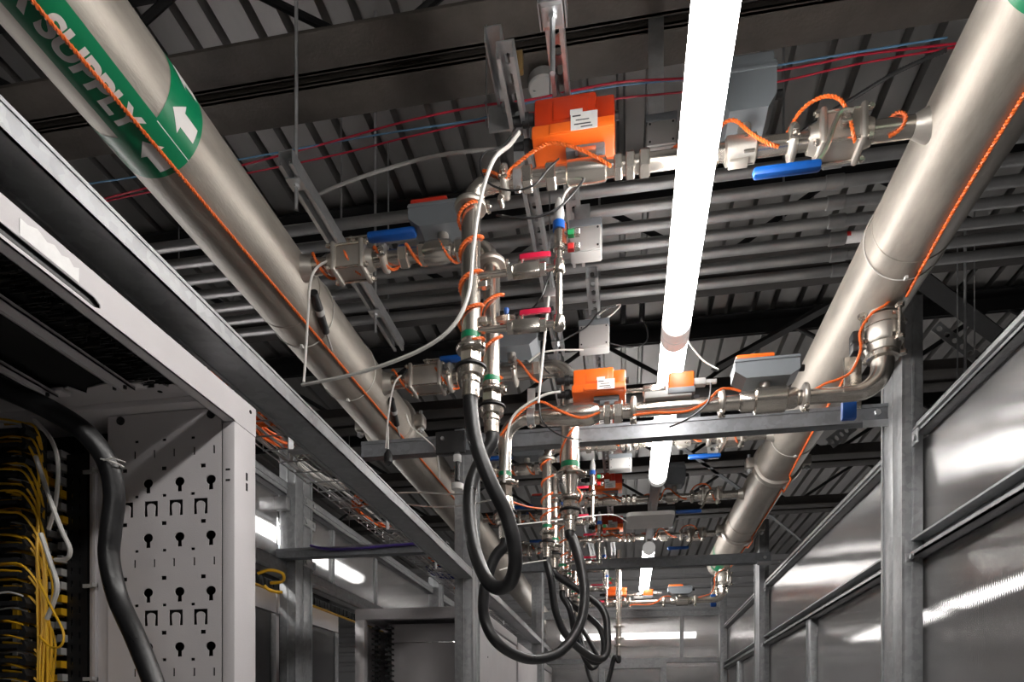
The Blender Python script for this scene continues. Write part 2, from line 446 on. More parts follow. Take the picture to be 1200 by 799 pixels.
for (a, b) in bays:
    struct('upper_rail', rail_mb(0.985, a+0.01, b-0.015, 2.505, 2.55, 0.05).box(0.975, 0.985, a+0.01, b-0.015, 2.52, 2.527), GALV, wr, smooth=0)
    struct('bracket', MB().box(0.978, 0.983, b-0.05, b+0.002, 2.47, 2.52).cyl((0.97, b-0.03, 2.49), (0.98, b-0.03, 2.49), 0.01, 6), ZINC, wr)
    struct('bracket', MB().box(0.955, 1.0, b-0.003, b, 2.07, 2.10).cyl((0.965, b-0.02, 2.085), (0.975, b-0.02, 2.085), 0.009, 6), ZINC, wr)
    struct('panel', MB().box(1.024, 1.034, a-0.09, b+0.09, 2.15, 2.505), POLYY, wr, smooth=0)
    ms = 0.5*(a+b) if a > 1 else 1.2
    struct('stud', MB().box(0.985, 1.022, ms-0.03, ms+0.03, 0, 2.085, 0.003).box(0.979, 0.986, ms+0.02, ms+0.03, 0, 2.085), GALV, wr)
    struct('panel', MB().box(1.024, 1.034, a-0.09, ms, 0.05, 2.085), POLYY, wr, smooth=0)
    struct('panel', MB().box(1.024, 1.034, ms+0.002, b+0.09, 0.05, 2.085), POLYY, wr, smooth=0)
for (y0, y1, zt) in ((2.57, 2.76, 3.0), (5.17, 5.36, 3.0), (7.28, 7.45, 3.0)):
    struct('post', post_mb(0.95, 1.015, y0, y1, 0, zt), GALV, wr)
# ---- end wall of the aisle
wb = struct('wall_back', MB().box(-0.9, 1.0, 7.40, 7.46, 2.66, 2.74).box(-0.9, 1.0, 7.385, 7.40, 2.72, 2.74), GALV, smooth=0)
struct('rail', MB().box(-0.9, 0.95, 7.39, 7.45, 2.17, 2.22), GALV, wb, smooth=0)
for (a, b, z0, z1) in ((-0.88, -0.23, 2.22, 2.66), (-0.19, 0.55, 2.22, 2.66), (0.59, 0.95, 2.22, 2.66), (0.41, 0.95, 0, 2.17)):
    struct('panel', MB().box(a, b, 7.42, 7.43, z0, z1), POLYX, wb, smooth=0)
for x in (-0.21, 0.57): struct('mullion', MB().box(x-0.02, x+0.02, 7.40, 7.44, 2.22, 2.66), GALV, wb)
struct('door_frame', MB().box(-0.30, 0.41, 7.36, 7.42, 2.11, 2.17).box(-0.30, -0.24, 7.36, 7.42, 0, 2.11).box(0.35, 0.41, 7.36, 7.42, 0, 2.11), GALV, wb)
struct('door_panel', MB().box(-0.24, 0.35, 7.40, 7.41, 0, 2.11), POLYX, wb, smooth=0)
struct('panel', MB().box(-0.88, -0.30, 7.42, 7.43, 0, 2.17), POLYX, wb, smooth=0)

# ---- aisle wall behind the left racks
wl = struct('wall_left', rail_mb(-1.66, 1.6, 7.4, 2.21, 2.28, 0.06).box(-1.605, -1.598, 1.6, 7.4, 2.235, 2.245), GALV, smooth=0)
for (a, b) in ((1.6, 3.01), (3.20, 4.25), (4.29, 5.5), (5.7, 7.4)):
    struct('panel', MB().box(-1.65, -1.64, a, b, 2.28, 2.60), POLYY, wl, smooth=0)
struct('stud', MB().box(-1.66, -1.63, 4.25, 4.29, 2.28, 2.60), GALV, wl)
struct('stud', MB().box(-1.66, -1.63, 3.6, 3.625, 2.28, 2.60), GALV, wl)
struct('post', post_mb(-1.64, -1.56, 3.02, 3.19, 0, 2.95, 1), GALV, wl)
struct('post', post_mb(-1.64, -1.56, 5.5, 5.66, 0, 3.0, 1), GALV, wl)
for z in (2.30, 2.50, 2.60):
    struct('bracket', MB().box(-1.56, -1.552, 3.10, 3.22, z-0.02, z+0.02).cyl((-1.555, 3.12, z), (-1.545, 3.12, z), 0.012, 6).cyl((-1.555, 3.20, z), (-1.545, 3.20, z), 0.012, 6), ZINC, wl)
struct('upper_rail', rail_mb(-1.66, 1.6, 7.4, 2.60, 2.66, 0.06).box(-1.605, -1.596, 1.6, 7.4, 2.625, 2.635), GALV, wl, smooth=0)
struct('channel_stub', MB().box(-1.72, -1.58, 2.975, 3.015, 2.52, 2.58, 0.003), ZINC, wl)

# =================================================================== ROOF STEEL
def truss(y, label, dark=False):
    M_ = BEAM_SHADE if dark else BEAM
    t = Thing('roof_truss', label, 'truss', (0, y, 3.6), 'steel roof trusses')
    for s in (-1, 1):
        ya, yb = (y-0.145, y-0.015) if s < 0 else (y+0.015, y+0.145)
        yi = yb if s < 0 else ya
        t.part('bottom_chord', MB().box(-5, 5, ya, yb, 3.6, 3.612, 0.003).box(-5, 5, min(yi, yi+s*0.012), max(yi, yi+s*0.012), 3.6, 3.72), M_)
        if s < 0: t.part('gap_shade_strip', MB().box(-5, 5, y-0.014, y+0.014, 3.625, 3.70), BLACKST)  # black strip painting the shade in the gap between the chords
        ya, yb = (y-0.10, y-0.01) if s < 0 else (y+0.01, y+0.10)
        t.part('top_chord', MB().box(-5, 5, ya, yb, 4.07, 4.08).box(-5, 5, (yb if s < 0 else ya)-0.005, (yb if s < 0 else ya)+0.005, 3.99, 4.08), BLACKST)
    for k in range(8):
        x = -4.4+1.2*k
        t.part('web_bar', MB().cyl((x, y, 3.66), (x+0.6, y, 4.04), 0.014, 8), BLACKST)
        t.part('web_bar', MB().cyl((x+0.6, y, 4.04), (x+1.2, y, 3.66), 0.014, 8), BLACKST)
    return t
truss(2.075, 'nearest brown steel roof truss with a paired bottom chord above the orange actuator')
truss(3.30, 'second shade-toned roof truss crossing above the middle of the aisle', True)
truss(4.525, 'third shade-toned roof truss above the pale pill-shaped plate', True)
truss(5.75, 'fourth shade-toned roof truss above the far tube light', True)
truss(6.975, 'farthest shade-toned roof truss near the end wall', True)
def angle_bar(name, p, q, w, label, m=BLACKST):
    p, q = Vector(p), Vector(q); d = (q-p).normalized(); s = d.cross(Vector((0, 0, 1))).normalized(); u = s.cross(d)
    mb = MB()
    mb.prism([(0, 0), (w, 0), (w, 0.006), (0.006, 0.006), (0.006, w), (0, w)], p, s, u, d, (q-p).length)
    return single(name, mb, m, label, 'brace', p, 'roof bracing bars', smooth=0)
angle_bar('brace_bar', atZ(840, 436, 3.62), atZ(1010, 343, 3.62), 0.05, 'black diagonal brace left of the right pipe elbow')
angle_bar('brace_bar', atZ(1062, 330, 3.6), atZ(1235, 455, 3.6), 0.09, 'black diagonal brace right of the right pipe')
angle_bar('brace_bar', atZ(772, 508, 3.6), atZ(880, 585, 3.6), 0.035, 'thin grey brace behind the second blue handled valve', DGALV)
angle_bar('brace_bar', atZ(895, 600, 3.6), atZ(960, 652, 3.6), 0.03, 'thin bright brace right of the right pipe coupling', GALV)

# =================================================================== LARGE PIPES
PXL, PZL, PR = -1.07, 2.88, 0.11
PXR, PZR = 0.784, 2.891
def cyl_patch(mb, X, Z, R, y0, y1, a0, a1, n=24):
    va, vb = [], []
    for k in range(n+1):
        a = math.radians(a0+(a1-a0)*k/n)
        va.append(mb.bm.verts.new((X+R*math.cos(a), y0, Z+R*math.sin(a)))); vb.append(mb.bm.verts.new((X+R*math.cos(a), y1, Z+R*math.sin(a))))
    for k in range(n): mb.bm.faces.new((va[k], vb[k], vb[k+1], va[k+1]))
    return mb
def wrap_poly(mb, X, Z, R, poly, y_at, a_at, eps):
    """flat outline (u along the pipe, v around it) wrapped on the pipe"""
    t = bmesh.new(); vs = [t.verts.new((u, v, 0)) for u, v in poly]; t.faces.new(vs)
    return wrap_bm(mb, X, Z, R, t, y_at, a_at, eps)
def wrap_bm(mb, X, Z, R, t, y_at, a_at, eps):
    vmin = min(v.co.y for v in t.verts); vmax = max(v.co.y for v in t.verts)
    v = vmin+0.006
    while v < vmax:
        bmesh.ops.bisect_plane(t, geom=list(t.verts)+list(t.edges)+list(t.faces), plane_co=(0, v, 0), plane_no=(0, 1, 0)); v += 0.006
    for q in t.verts:
        a = math.radians(a_at)+q.co.y/R; q.co = Vector((X+(R+eps)*math.cos(a), y_at+q.co.x, Z+(R+eps)*math.sin(a)))
    return mb.merge(t)
def text_bm(s, size, bold=0.0):
    cu = bpy.data.curves.new('txt', 'FONT'); cu.body = s; cu.size = size; cu.offset = bold; cu.align_x = 'RIGHT'
    o = bpy.data.objects.new('txt', cu); COL.objects.link(o)
    bpy.context.view_layer.update()
    me = bpy.data.meshes.new_from_object(o.evaluated_get(bpy.context.evaluated_depsgraph_get()))
    t = bmesh.new(); t.from_mesh(me)
    bpy.data.objects.remove(o); bpy.data.curves.remove(cu); bpy.data.meshes.remove(me)
    return t
lp = Thing('supply_pipe', 'large stainless pipe with green supply label on the left', 'pipe', (PXL, 1.0, PZL))
lp.part('pipe_run', MB().lathe((PXL, -2.0, PZL), (0, 1, 0), [(0, PR), (12.6, PR)], 64), PIPE)
lp.part('weld_seam', MB().ring((PXL, 2.02, PZL), (0, 1, 0), PR, 0.0022, 64, 6), PIPE)
lp.part('weld_seam', MB().ring((PXL, 4.4, PZL), (0, 1, 0), PR, 0.0022, 64, 6), PIPE)
band = lp.part('label_strip', cyl_patch(MB(), PXL, PZL, PR+0.0006, 0.55, 1.312, -98, -46), GREEN, label='green label strip with white lettering')
lp.part('lettering', wrap_bm(MB(), PXL, PZL, PR, text_bm('WATER SUPPLY', 0.070, 0.0028), 1.296, -85, 0.0012), PRINT, band, label='white letters')
ringp = lp.part('label_ring', cyl_patch(MB(), PXL, PZL, PR+0.0009, 1.308, 1.418, -180, 180, 72), GREEN, label='green ring band with white flow arrows')
for a in (-75, -23, 26, 75, 124, 173, 222):
    arrow = [(0, 0), (0.034, 0.030), (0.034, 0.015), (0.078, 0.015), (0.078, -0.015), (0.034, -0.015), (0.034, -0.030)]
    lp.part('arrow', wrap_poly(MB(), PXL, PZL, PR, arrow, 1.326, a, 0.0016), PRINT, ringp, label='white arrow')
for a in (-47.5,):
    lp.part('label_edge', cyl_patch(MB(), PXL, PZL, PR+0.0014, 1.312, 1.418, a-0.5, a+0.5, 2), PRINT, ringp)
def coupling(t, X, Z, y, ears=True):
    t.part('coupling', MB().lathe((X, y-0.03, Z), (0, 1, 0), [(0, PR), (0.004, PR+0.014), (0.02, PR+0.018), (0.04, PR+0.018), (0.056, PR+0.014), (0.06, PR)], 48), CAST)
    for s in (-1, 1):
        e = t.part('coupling_ear', MB().box(X+s*(PR+0.005), X+s*(PR+0.055), y-0.028, y+0.028, Z-0.028, Z+0.028, 0.01), CAST)
        t.part('bolt', MB().cyl((X+s*(PR+0.035), y, Z-0.05), (X+s*(PR+0.035), y, Z+0.05), 0.008, 8).hexa((X+s*(PR+0.035), y, Z-0.045), (X+s*(PR+0.035), y, Z-0.03), 0.016), ZINC, e)
coupling(lp, PXL, PZL, 2.98)
lp.part('branch_neck', MB().lathe((PXL+0.09, 1.92, 2.88), (1, 0, 0), [(0, 0.040), (0.02, 0.036), (0.05, 0.026)], 20), CAST)
lp.part('branch_neck', MB().lathe((PXL+0.09, 2.62, 2.88), (1, 0, 0), [(0, 0.050), (0.02, 0.042), (0.05, 0.034)], 20), CAST)
rp = Thing('return_pipe', 'large stainless pipe running along the right side of the aisle', 'pipe', (PXR, 1.0, PZR))
rp.part('pipe_run', MB().lathe((PXR, -2.0, PZR), (0, 1, 0), [(0, PR), (8.05, PR), (8.10, PR*0.93), (8.13, PR*0.7), (8.14, 0.02)], 64), PIPE)
rp.part('weld_seam', MB().ring((PXR, 2.04, PZR), (0, 1, 0), PR, 0.0022, 64, 6), PIPE)
rp.part('weld_seam', MB().ring((PXR, 4.75, PZR), (0, 1, 0), PR, 0.003, 64, 6), PIPE)
rg = rp.part('label_ring', cyl_patch(MB(), PXR, PZR, PR+0.0009, 1.22, 1.385, -180, 180, 72), GREEN, label='green label band')
rg2 = rp.part('label_ring', cyl_patch(MB(), PXR, PZR, PR+0.0009, 5.55, 5.60, -180, 180, 48), GREEN, label='green label band')
rp.part('label_strip', cyl_patch(MB(), PXR, PZR, PR+0.0009, 5.60, 5.86, -128, -100, 8), GREEN, rg2)
rp.part('label_ring', cyl_patch(MB(), PXR, PZR, PR+0.0009, 5.86, 5.90, -180, 180, 48), GREEN, label='green label band')
coupling(rp, PXR, PZR, 3.78)
coupling(rp, PXR, PZR, 5.0)
for i, y in enumerate((1.70, 3.38, 4.22, 5.06)):
    rp.part('branch_neck', MB().lathe((PXR-0.09, y, 2.88), (-1, 0, 0), [(0, 0.040), (0.02, 0.034), (0.045, 0.023)], 20), CAST)

# =================================================================== LIGHT FITTINGS
def light(y0, y1, label, X=0.153, Z=2.765, uplight_shield=False):
    W = 0.043
    t = Thing('linear_light', label, 'light', (X, y0, Z), 'linear lights over the aisle')
    def arc(r, n=14): return [(r*math.cos(PI+PI*k/n), r*math.sin(PI+PI*k/n)) for k in range(n+1)]
    body = [(W, 0.022), (-W, 0.022)]
    dif = [(W*math.cos(math.radians(130+280*k/24)), W*math.sin(math.radians(130+280*k/24))) for k in range(25)]
    t.part('diffuser', MB().prism(dif, (X, y0+0.05, Z), (1, 0, 0), (0, 0, 1), (0, 1, 0), y1-y0-0.10), LAMP, label='bright white diffuser')
    t.part('housing', MB().box(X-W*0.80, X+W*0.80, y0+0.05, y1-0.05, Z+W*0.77, Z+W*0.77+0.022, 0.004), LGREY)
    if X != 0.153:
        for yy in (y0+0.2, y1-0.2): t.part('hanger_rod', MB().cyl((X, yy, Z+W), (X, yy, 4.1), 0.003, 6), ZINC)
    if uplight_shield: t.part('uplight_shield', MB().prism([(-0.16, 0.0), (-0.155, -0.002), (-0.06, 0.055), (0.06, 0.055), (0.155, -0.002), (0.16, 0.0), (0.065, 0.06), (-0.065, 0.06)], (X, y0, Z), (1, 0, 0), (0, 0, 1), (0, 1, 0), y1-y0), GREYPL, smooth=0)  # unseen shield added to keep these lamps' light off the roof
    t.part('spine', MB().box(X-0.012, X+0.012, y0+0.02, y1-0.02, Z+W+0.006, Z+W+0.02, 0.003), LGREY)
    for a, b in ((y0, y0+0.05), (y1-0.05, y1)):
        c = t.part('end_cap', MB().lathe((X, a, Z), (0, 1, 0), [(0, W-0.006), (0.004, W+0.002), (b-a-0.004, W+0.002), (b-a, W-0.006)], 28), CAPM)
    t.part('clip', MB().lathe((X, y0+0.35*(y1-y0)-0.008, Z), (0, 1, 0), [(0, W+0.001), (0.016, W+0.001)], 28, cap=False), WHITEC) if y0 > 4 else None
    return t
light(0.75, 2.235, 'nearest bright tube light, reaching from the top edge of the picture')
light(2.235, 3.56, 'second bright tube light, passing behind the lower orange actuator line')
light(4.93, 6.45, 'farthest bright tube light near the end wall')
light(-2.5, -0.85, 'tube light behind the viewpoint')
light(-0.80, 0.74, 'tube light directly above the viewpoint')
light(5.2, 7.9, 'tube light of the neighbouring aisle, a bright streak through the right wall panels', 3.4, uplight_shield=True)
light(8.1, 10.7, 'far tube light of the neighbouring aisle behind the right wall', 3.4, uplight_shield=True)
lx = light(8.8, 10.6, 'tube light beyond the end wall, glowing through its panels', -0.9, 2.64); lx.o.rotation_euler.z = -PI/2
light(1.5, 3.4, 'tube light left of the left wall panels, a bright streak through them', -2.3, uplight_shield=True)
light(3.5, 5.6, 'far tube light left of the left wall panels', -2.3, uplight_shield=True)
single('support_channel', MB().box(0.128, 0.134, 3.56, 4.93, 2.80, 2.83).box(0.172, 0.178, 3.56, 4.93, 2.80, 2.83).box(0.128, 0.178, 3.56, 4.93, 2.826, 2.83), ZINC,
       'galvanised channel carrying the light line above the pill-shaped plate', 'channel', (0.15, 3.56, 2.8), smooth=0)
pl = Thing('ceiling_plate', 'pale rounded rectangular plate hanging across the light line', 'plate', (0.13, 4.05, 2.70))
pp = []
for cx, cy, a0 in ((0.10, 0.10, 0), (-0.10, 0.10, 90), (-0.10, -0.10, 180), (0.10, -0.10, 270)):
    for k in range(6):
        a = math.radians(a0+18*k); pp.append((cx+0.035*math.cos(a), cy+0.035*math.sin(a)))
pl.part('plate', MB().prism(pp, (0.13, 4.04, 2.685), (1, 0, 0), (0, 1, 0), (0, 0, 1), 0.022), PRINT)
pl.part('hanger', MB().cyl((0.13, 4.04, 2.70), (0.13, 4.04, 2.80), 0.012, 8), ZINC)

# =================================================================== FRAME OF THE LEFT AISLE SIDE
def flat_stud(y0, y1, label):
    m = MB(); xa, xb, z0, z1 = -0.852, -0.770, 2.244, 2.282
    m.box(xa, xb, y0, y1, z0, z0+0.003).box(xb-0.003, xb, y0, y1, z0, z1).box(xa, xa+0.003, y0, y1, z0, z1)
    m.box(xb-0.014, xb, y0, y1, z1-0.003, z1).box(xa-0.004, xa+0.004, y0, y1, z0-0.004, z0+0.002).box(xb-0.001, xb+0.002, y0, y1, z1-0.004, z1+0.002)
    return single('frame_beam', m, GALV, label, 'beam', (xb, y0, z0), 'galvanised frame beams', smooth=0)
flat_stud(-0.6, 3.345, 'long galvanised channel running above the near white rack')
flat_stud(3.515, 7.35, 'galvanised channel continuing past the left post to the far racks')
for (y0, lab) in ((3.345, 'galvanised double stud post left of the hanging hoses'), (6.15, 'far galvanised post behind the hose loops')):
    single('frame_post', post_mb(-0.862, -0.772, y0, y0+0.165, 0, 3.0, 1), GALV, lab, 'post', (-0.82, y0, 0), 'galvanised posts')
def c_strut(y, z, x0, x1, label, h=0.066):
    m = MB(); m.box(x0, x1, y, y+0.004, z-h, z).box(x0, x1, y, y+0.045, z-0.004, z).box(x0, x1, y, y+0.045, z-h, z-h+0.004)
    m.box(x0, x1, y-0.004, y, z-0.013, z).box(x0, x1, y-0.004, y, z-h, z-h+0.013)
    t = Thing('cross_channel', label, 'channel', (x0, y, z), 'channels spanning the aisle')
    t.part('channel', m, DGALV, smooth=0)
    t.part('bolt', MB().hexa((x1-0.04, y-0.012, z-h/2), (x1-0.04, y, z-h/2), 0.012), ZINC)
    t.part('end_bracket', MB().box(x1-0.09, x1, y-0.008, y-0.003, z-h-0.02, z-h+0.006), ZINC)
    return t
c_strut(2.71, 2.69, -1.10, 0.952, 'grey channel spanning the aisle below both large pipes')
c_strut(4.78, 2.66, -0.78, 0.95, 'far grey channel spanning the aisle beyond the pale plate')
c_strut(2.97, 2.33, -1.63, -0.80, 'short low channel with a violet cable behind the near rack', 0.045)
wire('violet_cable', [(-1.45, 2.955, 2.335), (-1.36, 2.955, 2.315), (-1.2, 2.955, 2.312), (-1.05, 2.955, 2.318), (-0.93, 2.955, 2.322), (-0.84, 2.955, 2.334)], 0.006, PURPLE, 'violet cable tied along the short low channel')
k = Thing('black_bracket', 'black plate bracket on the left end of the near cross channel', 'bracket', (-0.80, 2.70, 2.70))
p0 = atY(511, 507, 2.69); p1 = atY(545, 530, 2.69)
k.part('plate', MB().box(p0.x, p1.x, 2.682, 2.705, p1.z, p0.z, 0.002), BLACK)
k.part('bolt', MB().hexa((p0.x+0.03, 2.674, p0.z-0.03), (p0.x+0.03, 2.684, p0.z-0.03), 0.008), ZINC)
q = atY(536, 530, 2.69); q2 = atY(536, 572, 2.69)
k = Thing('drop_sensor', 'black probe with a white tip under the black bracket', 'sensor', q2)
k.part('stem', MB().cyl((q.x, 2.69, q2.z+0.03), (q.x, 2.69, q.z+0.0), 0.011, 12), BLACK)
k.part('collar', MB().cyl((q.x, 2.69, q.z-0.04), (q.x, 2.69, q.z-0.012), 0.016, 12), LGREY)
k.part('tip', MB().lathe((q.x, 2.69, q2.z-0.01), (0, 0, 1), [(0, 0.008), (0.004, 0.024), (0.026, 0.026), (0.032, 0.012)], 16), PRINT)

# =================================================================== NEAR WHITE RACK
rk = Thing('server_rack', 'near white open rack with a perforated side panel and yellow patch cables', 'rack', (-0.82, 0.5, 0))
def slot_rect(cx, cy, w, h): return [(cx-w/2, cy-h/2), (cx+w/2, cy-h/2), (cx+w/2, cy+h/2), (cx-w/2, cy+h/2)]
# top beam facing the aisle with a real slot
beam = rk.part('top_beam', MB().holed([(-0.4, 2.130), (1.372, 2.130), (1.372, 2.190), (-0.4, 2.190)], [[(0.60, 2.137), (0.915, 2.137), (0.927, 2.142), (0.927, 2.147), (0.915, 2.152), (0.60, 2.152)]],
               (-0.80, 0, 0), (0, 1, 0), (0, 0, 1), (-1, 0, 0), 0.002), RACKW, smooth=0)
rk.part('beam_lip', MB().box(-0.824, -0.80, -0.4, 1.29, 2.130, 2.132).box(-0.824, -0.822, -0.4, 1.29, 2.130, 2.17), RACKW, beam, smooth=0)
rk.part('slot_backing', MB().box(-0.812, -0.806, 0.58, 0.95, 2.134, 2.158), BLACK, beam)
pts = [(0, 0.030), (0, 0.0), (0.16, 0.0), (0.16, 0.028), (0.145, 0.022), (0.13, 0.031), (0.11, 0.025), (0.09, 0.033), (0.07, 0.027), (0.045, 0.036), (0.02, 0.029)]
rk.part('torn_sticker', MB().prism(list(reversed(pts)), (-0.7994, 0.785, 2.154), (0, 0.62, 0), (0, 0, 0.78), (1, 0, 0), 0.0006), STICK, beam, label='torn white paper sticker', smooth=0)
# corner post
cp = rk.part('corner_post', MB().box(-0.828, -0.80, 1.290, 1.372, 0, 2.130, 0.003), RACKW)
for z in (2.030, 2.008): rk.part('slot', MB().box(-0.8005, -0.799, 1.332, 1.338, z-0.008, z+0.008), MATTE, cp)
for z in (2.030, 2.008): rk.part('slot', MB().box(-0.820, -0.810, 1.2894, 1.2902, z-0.002, z+0.002), MATTE, cp)
rk.part('screw', MB().cyl((-0.801, 1.35, 2.175), (-0.799, 1.35, 2.175), 0.004, 10), MATTE, beam)
# transverse top member with scalloped lower edge
sc = [(-1.62, 1.262), (-1.62, 1.18)]
for x, yy in ((-1.30, 1.18), (-1.27, 1.20), (-1.20, 1.20), (-1.17, 1.19), (-1.10, 1.19), (-1.085, 1.22), (-1.065, 1.20), (-1.02, 1.19), (-0.92, 1.19), (-0.90, 1.22), (-0.88, 1.20), (-0.838, 1.195)): sc.append((x, yy))
sc.append((-0.838, 1.262))
rk.part('cross_plate', MB().prism(sc, (0, 0, 2.174), (1, 0, 0), (0, 1, 0), (0, 0, 1), 0.003), RACKG, smooth=0)
rk.part('plate_hole', MB().cyl((-0.93, 1.235, 2.1735), (-0.93, 1.235, 2.1745), 0.005, 10), MATTE)
rk.part('cross_member', MB().box(-1.62, -0.828, 1.262, 1.37, 2.162, 2.186, 0.003), RACKW)
# perforated side panel
holes = []
def col(px, Y=1.29): return atY(px, 574, Y).x
keyx = [col(173.5), col(210.4), col(247)]; slx = [col(v) for v in (158, 180.6, 203.7, 227.5, 250.8)]
ux = [col(v) for v in (148, 177, 206, 235)]; rx = [col(v) for v in (146, 192, 238)]; sx = [col(v) for v in (160, 192.5, 226)]
def keyhole(x, z, r=0.0115):
    o = []
    for i in range(15):
        a = math.radians(-65+310*i/14); o.append((x+r*math.cos(a), z+r*0.85*math.sin(a)))
    o += [(x-0.0055, z-0.021), (x+0.0055, z-0.021)]
    return o
def uhole(x, z, w=0.032, h=0.033):
    o = [(x-w/2, z-h/2), (x-0.008, z-h/2)]
    for i in range(9):
        a = PI-PI*i/8; o.append((x+0.0095*math.cos(a), z+0.004+0.007*math.sin(a)))
    o += [(x+0.008, z-h/2), (x+w/2, z-h/2), (x+w/2, z+h/2), (x-w/2, z+h/2)]
    return o
zb = 2.012
for kz in range(8):
    z = zb-0.1155*kz
    for x in keyx: holes.append(keyhole(x, z))
    for x in sx: holes.append(slot_rect(x, z-0.027, 0.009, 0.006))
    for x in rx: holes.append(slot_rect(x, z+0.030, 0.012, 0.0085))
    if kz % 2 == 0:
        for x in slx: holes.append(slot_rect(x, z+0.062, 0.0045, 0.017))
        for x in ux: holes.append(uhole(x, z-0.054))
    if kz == 0:
        for x in sx: holes.append(slot_rect(x, z+0.090, 0.009, 0.006))
XP0, XP1 = -1.095, -0.830
sp_ = rk.part('side_panel', MB().holed([(XP0, 1.0), (XP1, 1.0), (XP1, 2.160), (XP0, 2.160)], [h for h in holes if min(p[0] for p in h) > XP0+0.004 and max(p[1] for p in h) < 2.13],
        (0, 1.29, 0), (1, 0, 0), (0, 0, 1), (0, 1, 0), 0.0025), RACKW, smooth=0)
rk.part('hole_shade_sheet', MB().box(XP0, XP1, 1.33, 1.335, 1.0, 2.12), BLACK)  # black sheet standing in for the darkness behind the holes
for px, py in ((141, 493), (247, 485)):
    c = atY(px, py, 1.288); rk.part('bolt', MB().lathe((c.x, 1.290, c.z), (0, -1, 0), [(0, 0.009), (0.003, 0.009), (0.005, 0.005)], 14).hexa((c.x, 1.287, c.z), (c.x, 1.283, c.z), 0.004), BLACK, sp_)
rk.part('rear_post', MB().box(-1.150, -1.098, 1.30, 1.37, 0, 2.10, 0.003).box(-1.135, -1.128, 1.292, 1.30, 0, 2.08), RACKG)
for z in (2.045, 1.80, 1.60):
    rk.part('clip', MB().box(-1.155, -1.120, 1.288, 1.292, z-0.004, z+0.004).box(-1.125, -1.120, 1.275, 1.292, z-0.004, z+0.004), LGREY)
rk.part('back_panel', MB().box(-1.70, -1.62, -0.4, 1.40, 0, 2.18), MATTE)
rk.part('end_panel', MB().box(-1.62, -0.83, 1.372, 1.40, 0, 2.186), MATTE)  # full-height black plate, added to stop light leaking past the side panel
rk.part('roof_plate', MB().box(-1.62, -0.84, -0.4, 1.27, 2.180, 2.184), MATTE)
# brush strip and rails under the roof
br = MB()
for i in range(1100):
    y = -0.2+1.40*random.random(); x = -0.832-0.09*random.random()
    br.box(x-0.03*random.random()-0.01, x, y, y+0.0016, 2.160+0.012*random.random(), 2.163+0.012*random.random())
b_ = rk.part('brush_strip', br, BLACK, smooth=0); b_['kind'] = 'stuff'
for xa, xb in ((-0.985, -0.950), (-1.150, -1.122)):
    r_ = rk.part('roof_rail', MB().box(xa, xb, -0.4, 1.19, 2.156, 2.159).box(xa, xa+0.002, -0.4, 1.19, 2.156, 2.164).box(xb-0.002, xb, -0.4, 1.19, 2.156, 2.164).box(xa+0.008, xa+0.010, -0.4, 1.19, 2.153, 2.157), RACKG, smooth=0)
    rk.part('rail_foot', MB().box(xa-0.010, xb+0.016, 1.18, 1.205, 2.163, 2.173, 0.003), RACKW, r_)
    for xx in (xa+0.006, xb-0.006): rk.part('screw', MB().cyl((xx, 1.17, 2.150), (xx, 1.17, 2.156), 0.0035, 8), BLACK, r_)
# black perforated rear strip and cable comb
strip = rk.part('mounting_strip', MB().holed([(-1.205, 0.9), (-1.155, 0.9), (-1.155, 2.09), (-1.205, 2.09)],
        [slot_rect(x, 2.06-0.028*i, 0.004, 0.015) for i in range(40) for x in (-1.193, -1.173)], (0, 1.30, 0), (1, 0, 0), (0, 0, 1), (0, 1, 0), 0.003), BLACK, smooth=0)
cmb = Thing('cable_comb', 'black vertical cable manager with rows of fingers in the near rack', 'cable manager', (-1.21, 1.18, 0.9))
cx = atY(30, 600, 1.18).x
cmb.part('spine', MB().box(cx-0.004, cx+0.012, 1.19, 1.22, 0.9, 2.10, 0.002), BLACK)
for i in range(38):
    z = 2.085-0.0285*i
    cmb.part('finger', MB().box(cx-0.11, cx+0.002, 1.16, 1.20, z-0.005, z+0.004, 0.002).prism([(0, 0), (0.018, -0.003), (0.022, 0.006), (0.016, 0.018), (0.010, 0.020), (0.013, 0.010), (0.004, 0.008)], (cx, 1.160, z-0.008), (1, 0, 0), (0, 0, 1), (0, 1, 0), 0.045), BLACK)
# patch cables
gx = lambda px, py, Y: atY(px, py, Y)
for i in range(46):
    t_ = i/45.0; px = 42+28*t_+random.uniform(-2, 2); y = 1.175+0.06*random.random()
    top = 2.10-0.0143*i
    a = gx(38, 0, y)
    pts = [(cx-0.06, y-0.01, top+0.012), (cx-0.02, y-0.015, top+0.008), (cx+0.018, y-0.018, top-0.002), (gx(px-1, 600, y).x*0.5+0.5*(cx+0.03), y, top-0.05)]
    z = top-0.12
    while z > 1.35:
        pts.append((gx(px-14*max(0, z-1.8)+random.uniform(-1.5, 1.5), 600, y).x, y+random.uniform(-0.006, 0.006), z)); z -= 0.11
    wire('yellow_patch_cable', pts, 0.0025, YELLOW, 'thin yellow patch cable in the bundle beside the black cable comb', 'cable', 'yellow patch cables in the near rack', 5, 4)
for i in range(34):
    z = 2.10-0.0285*i
    for j in range(2):
        m_, nm, lb, gp = (YELLOW, 'yellow_patch_cable', 'short yellow patch cable entering a finger of the black comb', 'short yellow patch cables') if (i*2+j) % 3 else (WHITEC, 'white_patch_cable', 'short white patch cable entering a finger of the black comb', 'short white patch cables')
        dz = random.uniform(0.004, 0.02); y = 1.18+random.uniform(-0.01, 0.02)
        wire(nm, [(cx-0.13, y+0.02, z+dz+random.uniform(0.0, 0.015)), (cx-0.07, y, z+dz), (cx-0.02, y-0.01, z+0.006), (cx+0.012, y-0.01, z-0.002)], 0.0021, m_, lb, 'cable', gp, 5, 3)
